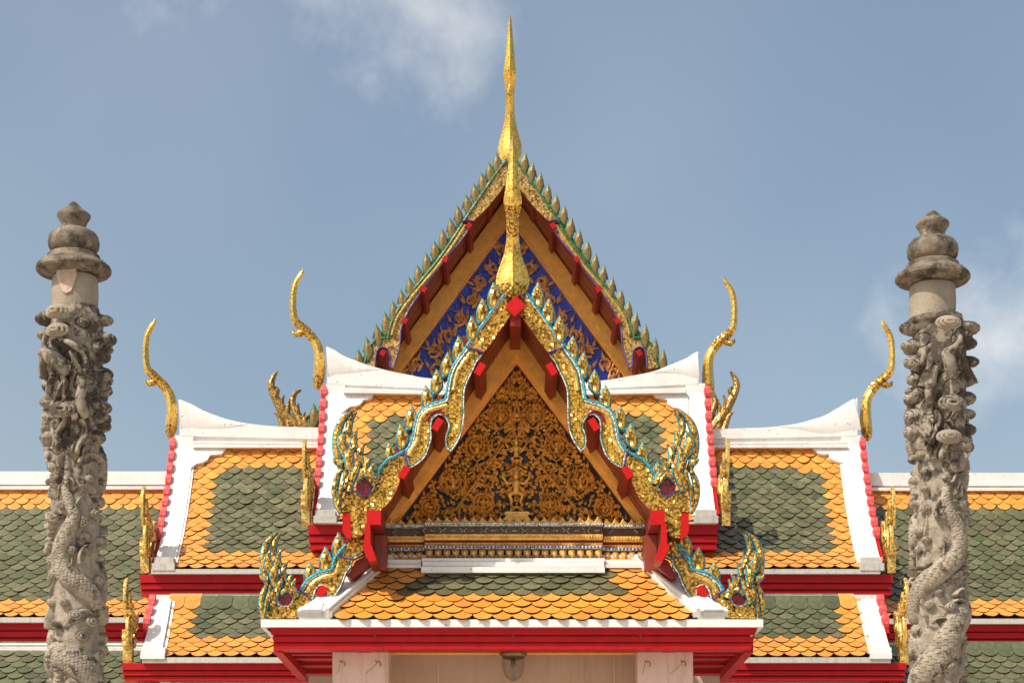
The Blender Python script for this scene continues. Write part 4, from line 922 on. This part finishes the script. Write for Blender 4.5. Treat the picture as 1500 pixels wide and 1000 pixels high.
for side in (-1, 1):
    F = FR if side < 0 else mirror(FR, cR)
    for px, py in ((715,291), (687,331), (652,380), (621,424), (593,470), (561,517)):
        x = px if side < 0 else 2*cR-px
        purlin(x, py, YR-.03 if py > 300 else YR+.2, YQ, .085, .10, side*-.55, rear, 'red', .03)
    o1 = cr([(741,236),(722,262),(700,294),(678,327)],3); i1 = cr([(746,262),(730,284),(712,306),(694,323)],3)
    mb = MB(); mb.extr(o1+i1[::-1], F, 0, .14, 0, 1); ob = mb.build('bargeboard', ['gold_old','red_dark'], rear)
    o2 = cr([(678,328),(660,356),(640,384),(620,408),(600,432),(585,452),(576,468),(571,484),(569,496),(569,496),(560,496),(549,500),(541,509),(537,524),(533,538)],4)
    i2 = cr([(691,330),(672,356),(652,380),(634,404),(616,428),(601,450),(592,468),(587,484),(586,500),(583,516),(575,540),(575,540),(571,534),(571,522),(568,512),(560,508),(553,512),(550,524),(549,540)],4)
    mb = MB(); mb.extr(o2+i2[::-1], F, 0, .14, 0, 1); ob2 = mb.build('serpent_bargeboard', ['gold_old','red_dark'], rear)
    trim(ob, offs(o1,.8), F, -.01, .022, 'green_trim'); trim(ob2, offs(o2,.8), F, -.01, .026, 'green_trim'); trim(ob2, i2, F, -.01, .014, 'violet')
    c2 = offs(o2, -4.6)[:31]; mb = MB(); mb.ribbon(c2, [5]*len(c2), F, 0., .05); mb.build('pale_moulding', 'gold_fine', ob2)
    mb = MB(); mb.ribbon([(677,325),(684,323),(692,325)], [3]*3, F, -.02, .04); mb.build('violet_tie', 'violet', ob2)
    RF = RF if side > 0 else leaf_mesh('rear_fin', ['gold_leafy','green_trim'], YR/FP, .09, .04, .74)
    fx = [(727,225),(716,239),(705,254),(694,270),(682,286),(670,302),(659,320),(648,336.5),(636,354),(624,371.5),(611.5,389.5),(599,407),(587,425),(575.6,441.6),(564,458),(551,476),(537,495),(525,512),(513,530)]
    for x, y in fx:
        pp = F(x, y-1, -.005); inst('fin', RF, ob2, Matrix.Translation(pp) @ Matrix.Rotation(side*.1+random.gauss(0,.05), 4, 'Y') @ Matrix.Diagonal(((1 if side < 0 else -1)*random.uniform(.62,.74), 1, random.uniform(.9,1.02) if y < 450 else 1.1, 1)))
    for (x, y), (x2, y2) in zip(fx, fx[1:]):
        mb = MB(); mb.extr([(x-4,y+9),(x-2,y+9),(x-3.5,y+17),(x-6,y+19)], F, .05, .1); mb.build('fin_backing', 'crimson', ob2)
    # lower tier board behind the white ridge, ending in a naga
    G = F if side < 0 else mirror(FR, 738)
    mb = MB(); mb.extr([(560,560),(600,640),(480,700),(430,690),(440,625),(470,606),(500,590)], G, .1, .24, 0, 1); nb = mb.build('lower_bargeboard', ['gold_old','red_dark'], rear)
    for pts, w in (([(442,640),(428,622),(413,600),(402,580),(397,565),(399,553),(406,543)],[20,19,15,12,10,7,1]), ([(430,640),(418,632),(408,608),(401,604)],[14,12,7,1]), ([(402,582),(407,570),(403,566)],[6,5,1]), ([(415,600),(413,588),(416,578)],[8,5,1]),
                   ([(455,640),(442,620),(434,604),(429,593),(429,583),(433,574),(441,570)],[14,14,12,9,7,5,1]), ([(436,606),(436,596),(437,590)],[6,5,1]), ([(425,628),(421,608),(424,584)],[12,9,1]), ([(470,640),(450,624),(446,614),(455,606)],[12,10,8,1]), ([(446,640),(440,622),(447,603)],[9,8,1])):
        q = cr([(x, y, w_) for (x, y), w_ in zip(pts, w)], 3); mb = MB(); mb.ribbon([(a, b) for a, b, c_ in q], [max(.4, c_) for a, b, c_ in q], G, 0, .08, 0, 1, back=.1); mb.build('flame_plume', ['gold_old','gold_leafy'], nb)
    for x, y, s2 in ((460,591,1.), (473,580,1.1)):
        inst('fin', RF, nb, Matrix.Translation(G(x, y, 0)) @ Matrix.Diagonal(((1 if side < 0 else -1)*.8, 1, 1.2*s2, 1)))
    # scrolls on blue
    Fm = FQ if side < 0 else mirror(FQ, cR)
    rr = random.Random(11); random.seed(21)
    for cx, cy, R in ((735,365,9), (722,392,10), (706,414,12), (733,410,10), (690,440,12), (716,446,12), (735,440,10), (672,466,13), (696,474,12), (655,492,13), (680,500,12), (636,512,13), (660,524,12), (612,532,11), (640,540,12), (690,520,12), (597,546,9)):
        mb = MB(); tn = 1 if rr.random() < .5 else -1
        scroll(mb, Fm, cx, cy, R*.85, rr.uniform(1.2,2.2), tn, 3.6, .05, .10, False)
        for k in range(10): kranok(mb, Fm, cx+rr.uniform(-R,R)*1.0, cy+rr.uniform(-.5,1.)*R, -math.pi/2+rr.uniform(-.7,.5), R*rr.uniform(1.0,1.8), rr.uniform(4.2,5.6), rr.choice((-1,1))*rr.uniform(1,2), .06, .09, 7)
        mb.build('carved_scroll', 'carved_far', rear)
    mb = MB(); mb.ribbon(cr([(748,372),(742,395),(728,425),(712,455),(690,485),(668,515),(640,545)],4), [4]*25, Fm, .06, .07); mb.build('carved_stem', 'carved_far', rear)
random.seed(9)
chofa(rear, P(747, 238, YR, .25), (0,-1,0), 2.68/1.665, .82, ('gold_scale','gold_scale'))
mb = MB(); mb.box(-3.2, 3.2, 40, 60, 0, zat(560,40)); mb.build('wall', 'wall', rear)
# ================================================================== STONE PILLARS
def pillar(side):
    YS = 16.0; k = YS/FP; rng = np.random.RandomState(3 if side < 0 else 8); rr = random.Random(side+5)
    cx = 108 if side < 0 else 1366; dy = 0 if side < 0 else 12; bx = 112 if side < 0 else 1376
    X = (cx-HX)*k; XB = (bx-HX)*k; z = lambda py: zat(py+dy, YS)
    t = thing('stone_pillar', 'weathered carved stone pillar with a bare plaster patch under its cap, left of the temple' if side < 0 else
              'carved stone pillar with a boldly scaled dragon coil and no plaster patch, right of the temple', 'carved pillar', (X, YS, 0), 'carved stone pillars in front of the temple')
    mb = MB(); pr = [(.5,295),(3,296.5),(6,299),(14,307),(22,312.5),(24.5,315.5),(24,319),(20,325),(17.5,331),(17,335),(19,337)]
    mb.lathe([(r*k, z(y)) for r, y in pr], (X, YS), 28, jit=.03); mb.build('finial_knob', 'stone_dark', t, True)
    pr = [(17,336),(25,338),(32,342),(36,348),(37.5,355),(36.5,363),(33,369),(28,374)]
    mb = MB(); mb.lathe([(r*k, z(y)) for r, y in pr], (X, YS), 40, jit=.02); mb.build('lotus_bud', 'stone_dark', t, True)
    pr = [(25,372),(33,372.5),(38,375.5),(39,380),(40,382),(47,385.5),(53,391),(54.5,394),(54.5,397.5),(52,400.5),(48,400),(45,403),(36,404.5),(30,405)]
    mb = MB(); mb.lathe([(r*k, z(y)) for r, y in pr], (X, YS), 72, jit=.006); mb.build('cap_disc', 'stone_dark', t)
    mb = MB(); mb.lathe([(31*k, z(406)),(33*k, z(409)),(34*k, z(430)),(33*k,z(452)),(34*k,z(475))], (X+(2*k if side < 0 else 0), YS), 40); mb.build('neck', 'stone_pale', t, True)
    if side > 0:
        mb = MB(); mb.lathe([(32*k,z(454)),(38*k,z(456)),(41*k,z(460)),(40*k,z(465)),(35*k,z(468)),(33*k,z(472))], (X+3*k, YS), 36, jit=.06); mb.build('dark_collar', 'stone_dark', t, True)
    if side < 0:
        def FC(px, py, d=0.):
            a = (px-cx)/36.; return Vector((X+.003+math.sin(a)*(34.6*k-d), YS-math.cos(a)*(34.6*k-d), z(py)))
        mb = MB(); mb.extr([(88,401),(117,401),(120,412),(116,424),(111,437),(103,440),(97,436),(92,424),(87,412)], FC, -.004, .01); mb.build('bare_patch', 'patch', t)
    # carved shaft: the relief is real geometry
    NA, NZ = 300, 900; zt, zb_ = z(452), -.0
    zz = np.linspace(zt, z(1010), NZ); th = np.linspace(-math.pi, math.pi, NA, endpoint=False)
    R0 = 33*k; TH, ZZ = np.meshgrid(th, zz); PY = (HY-dy)-(ZZ-CZ)/k; U = TH*R0
    H = np.zeros_like(U); wrap = 2*math.pi*R0
    def udist(u0): return (U-u0+wrap/2) % wrap-wrap/2
    H += .004*np.sin(U*23+3*np.sin(ZZ*7))*np.sin(ZZ*19+1.3)
    def stamp_curve(pts, wid, hgt, scales=False, ridge=False):
        nonlocal H
        n = len(pts); best = np.full(U.shape, 9.); S_ = np.zeros_like(U); side_ = np.zeros_like(U); Wd = np.ones_like(U)*.01; acc = 0
        for i in range(n-1):
            (u0, z0), (u1, z1) = pts[i], pts[i+1]; l = math.hypot(u1-u0, z1-z0)+1e-9
            lo = min(z0,z1)-.16; hi = max(z0,z1)+.16; rws = np.where((zz > lo) & (zz < hi))[0]
            if len(rws) == 0: acc += l; continue
            a, b = rws[0], rws[-1]+1
            du = udist(u0)[a:b]; dz = ZZ[a:b]-z0; tx, tz = (u1-u0)/l, (z1-z0)/l
            s = np.clip(du*tx+dz*tz, 0, l); ex = du-s*tx; ez = dz-s*tz; d = np.hypot(ex, ez); m = d < best[a:b]
            best[a:b][m] = d[m]; S_[a:b][m] = (acc+s)[m]; side_[a:b][m] = (ex*tz-ez*tx)[m]; w = wid[i]+(wid[i+1]-wid[i])*s/l; Wd[a:b][m] = w[m]; acc += l
        q = np.clip(1-(best/Wd)**2, 0, 1); h = hgt*np.sqrt(q)*np.minimum(1, Wd/max(wid)*1.3)
        if scales:
            c = .040; row = np.floor(S_/c); off = (row % 2)*.5; cc = (side_/c+off); fu = cc-np.floor(cc)-.5; fs = S_/c-row
            edge = np.clip((fs-.5+1.6*fu**2), -1, 1); sc = np.clip(1-np.abs(fs-(.85-1.9*fu**2))*5, 0, 1)
            h = h-(q > 0)*.0095*sc*np.clip(q*4,0,1)+ (q > 0)*.004*np.clip(fs,0,1)
        if ridge: h = h-(q > 0)*.006*np.clip(1-np.abs(np.abs(side_)-Wd*.5)/.004, 0, 1)
        H = np.maximum(H, h-(q <= 0)*0)
        rim = (best > Wd) & (best < Wd+.012); H[rim] = np.minimum(H[rim], -.004)
    sgn = 1 if side < 0 else -1
    if side < 0: path = [(104,668),(106,700),(103,722),(110,745),(116,765),(104,790),(94,815),(98,840),(120,858),(146,880),(158,905)]; w0 = [5,8,10,12,15,18,20,22,23,22,18]
    else: path = [(1383,700),(1380,722),(1378,742),(1386,760),(1398,778),(1402,800),(1392,825),(1365,845),(1340,865),(1328,890),(1322,905)]; w0 = [6,9,12,14,17,19,22,24,24,21,16]
    def toUZ(px, py): return (math.asin(max(-1.2, min(1.2, (px-bx)/38.))/1.25)*1.25*R0 if True else 0, z(py-dy))
    pq = cr([toUZ(x, y)+(w*k*1.05,) for (x, y), w in zip(path, w0)], 5)
    stamp_curve([(a, b) for a, b, c_ in pq], [c_*.62 for a, b, c_ in pq], .075, True)
    lo_ = [(60,960),(90,950),(120,965),(145,985),(170,1000)] if side < 0 else [(1320,985),(1350,965),(1375,940),(1400,900),(1420,880)]
    pq = cr([toUZ(x, y+(12 if side < 0 else 15))+((20)*k,) for x, y in lo_], 5); stamp_curve([(a, b) for a, b, c_ in pq], [c_ for a, b, c_ in pq], .07, True)
    # a coil passing round the back too
    stamp_curve([(wrap*.5+math.sin(i*.35)*.25, z(560)+(-i)*.05) for i in range(50)], [.07]*50, .06, True)
    DM = H > .018; HD = H.copy()
    # flames / tendrils
    for _ in range(80):
        u = rr.uniform(-wrap/2, wrap/2); zc = rr.uniform(z(1005), z(640)); a = rr.uniform(.6, 2.5); n = 10; kk = rr.uniform(-3.2,3.2); pts = [(u, zc)]
        for i in range(n):
            a += kk/n; u += math.cos(a)*.022; zc += math.sin(a)*.026; pts.append((u, zc))
        stamp_curve(pts, [.016*(1-i/(n+2)) for i in range(n+1)], rr.uniform(.04,.075), False, True)
    def swirl(u0, z0, R, hgt):
        nonlocal H
        du = udist(u0); dz = ZZ-z0; r = np.hypot(du, dz*1.15)/R; a = np.arctan2(dz, du); m = r < 1
        h = hgt*np.sqrt(np.clip(1-r**2, 0, 1))*(.8)+hgt*.25; g = np.abs(((r*2.6+a/(2*math.pi)) % 1)-.5)*2; h = h-hgt*.38*np.clip((g-.72)/.28, 0, 1)
        H[m] = np.maximum(H[m], h[m]); rim = (r > 1) & (r < 1.18); H[rim] = np.minimum(H[rim], np.maximum(H[rim]-.012, -.008))
    placed = []
    for _ in range(3000):
        if len(placed) > 66: break
        u = rr.uniform(-wrap/2, wrap/2); zc = rr.uniform(z(1005), z(650)); i = int(np.argmin(np.abs(zz-zc))); j = int((u/wrap+.5)*NA) % NA
        if H[i, j] > .03 or any(math.hypot((u-a+wrap/2) % wrap-wrap/2, zc-b) < .10 for a, b in placed): continue
        placed.append((u, zc)); swirl(u, zc, rr.uniform(.03,.055), rr.uniform(.04,.07))
    H = np.where(DM & (ZZ < z(640)), HD, H)
    # bulky head of the carving: rocks, clouds
    up = np.clip((ZZ-z(655))/(z(640)-z(655)), 0, 1)*np.clip((z(455)-ZZ)/(z(455)-z(470)), 0, 1)
    H += up*.03
    for _ in range(60):
        u = rr.uniform(-wrap/2, wrap/2); zc = rr.uniform(z(650), z(470)); front = abs(u) < .17
        swirl(u, zc, rr.uniform(.035,.07), (.045 if front else .10)*rr.uniform(.7,1.1))
    for uu in (-1.45, 1.5):                                          # knobbly side ridges that make the outline
        zc = z(470) if True else 0; i = 0
        while zc > z(650 if side < 0 else 640):
            swirl(uu*R0+rr.uniform(-.02,.02), zc, rr.uniform(.05,.07), rr.uniform(.11,.14)*(1 if zc > z(520) else .8)); zc -= rr.uniform(.12,.15)
    for _ in range(16):
        u = rr.uniform(-wrap/2, wrap/2); zc = rr.uniform(z(650), z(500)); pts = [(u+math.sin(i*.6)*.025, zc-i*.03) for i in range(9)]; stamp_curve(pts, [.018]*9, rr.uniform(.07,.1), False, True)
    RR = R0+H; 
    xs = (XB-X*0)+RR*np.sin(TH); ys = YS-RR*np.cos(TH)
    V = np.stack([xs, ys, ZZ], -1).reshape(-1, 3)
    V = np.concatenate([V, [[XB+R0*math.sin(a), YS-R0*math.cos(a), 0] for a in th]])
    I = np.arange((NZ)*NA).reshape(NZ, NA); J = np.roll(I, -1, 1)
    Fs = np.stack([I[:-1], I[1:], J[1:], J[:-1]], -1).reshape(-1, 4).tolist()
    for j in range(NA): Fs.append([(NZ-1)*NA+j, NZ*NA+j, NZ*NA+(j+1) % NA, (NZ-1)*NA+(j+1) % NA])
    Fs.append(list(range(NA)))
    me = bpy.data.meshes.new('carved_shaft'); me.from_pydata((V-np.array([X, YS, 0])).tolist(), [], Fs); me.materials.append(M['stone_pale'] if side < 0 else M['stone'])
    me.polygons.foreach_set('use_smooth', [True]*len(me.polygons)); me.materials[0] = M['stone']; me.update()
    o = bpy.data.objects.new('carved_shaft', me); COL.objects.link(o); o.parent = t
    # crane standing on a cloud
    R1 = R0+.085
    bc = 100 if side < 0 else 1380
    def FC(px, py, d=0.):
        a = (px-bx)/(R1/k); return Vector((XB+math.sin(a)*(R1-d), YS-math.cos(a)*(R1-d), zat(py, YS)))
    def tb(name, pts, par=t, mt='stone', sm=True):
        mb = MB(); q = cr([(x, y, dd, r) for x, y, dd, r in pts], 3); mb.tube([FC(x, y, dd) for x, y, dd, r in q], [max(.1, r)*k for x, y, dd, r in q], 9); return mb.build(name, mt, par, sm)
    if side < 0:
        bird = tb('carved_crane', [(84,501,.0,2.5),(79,505,-.03,4.5),(77,511,-.04,4.5),(77,519,-.04,4.5),(80,528,-.05,6.5),(88,536,-.05,10),(97,544,-.04,12),(104,553,-.02,10),(109,562,.0,4)])
        tb('crane_neck', [(107,514,-.02,3),(114,518,-.05,4.2),(122,524,-.05,4.5),(131,530,-.03,3.2)], bird)
        tb('crane_leg', [(104,560,-.01,2.6),(106,575,-.02,2.1),(106,590,-.02,2.2),(105,602,-.02,3)], bird); W1 = [(118,532),(128,540),(133,552),(134,565)]; W2 = [(70,534),(66,545),(64,555),(68,562)]
        tail = [(132,562,-.02,6),(130,580,-.03,7),(127,598,-.03,7.5),(131,612,-.02,8),(137,622,-.01,6)]; base = (102,612)
    else:
        bird = tb('carved_crane', [(1390,500,-.0,3),(1392,510,-.05,4),(1388,520,-.06,4.5),(1380,528,-.06,5),(1374,533,-.05,7),(1378,545,-.05,9.5),(1380,557,-.03,8),(1382,567,0,3.5)])
        tb('crane_neck', [(1356,518,-.03,3.5),(1349,530,-.05,4.5),(1344,545,-.03,5)], bird)
        tb('crane_leg', [(1382,566,-.01,2.4),(1382,580,-.02,2),(1383,592,-.02,3.2)], bird); W1 = [(1355,545),(1352,560),(1350,575),(1352,590)]; W2 = [(1402,540),(1412,545),(1418,555),(1420,568)]
        tail = [(1360,550,-.02,6),(1356,570,-.03,7),(1353,590,-.03,7),(1356,605,-.01,5)]; base = (1383,603)
    for Wl, sg in ((W1, 1), (W2, -1)):
        w = MB()
        x0, y0 = Wl[0]
        for i in range(6):
            f = i/5; ex = Wl[0][0]+(Wl[-1][0]-Wl[0][0])*f; w.ribbon(cr([(x0-sg*4*(1 if side < 0 else -1), y0-2),(x0+(ex-x0)*.5, y0+10+2*i),(ex-sg*2, Wl[-1][1]-2+f*4-(5-i)*3)],3), [3.2]*7, FC, -.03, .035, back=.05)
        w.build('crane_wing', 'stone', bird, True)
    tb('crane_tail', tail, bird)
    mb = MB(); 
    for q in range(3): 
        rq = 17-q*5; mb.tube([FC(base[0]+rq*math.cos(a), base[1]+rq*.55*math.sin(a), -.02-q*.012) for a in [2*math.pi*i/20 for i in range(21)]], .014, 6)
    mb.build('carved_cloud', 'stone', t, True)
    mb = MB()
    for (qx, qy) in (((95,471),(96,498)) if side < 0 else ((1378,488),(1379,652))):
        for q in range(3):
            rq = 15-q*5; mb.tube([FC(qx+rq*math.cos(a), qy+rq*.5*math.sin(a), -.03-q*.02) for a in [2*math.pi*i/20 for i in range(21)]], .016, 6)
    mb.build('carved_cloud', 'stone_pale', t, True)
for s_ in (-1, 1): pillar(s_)
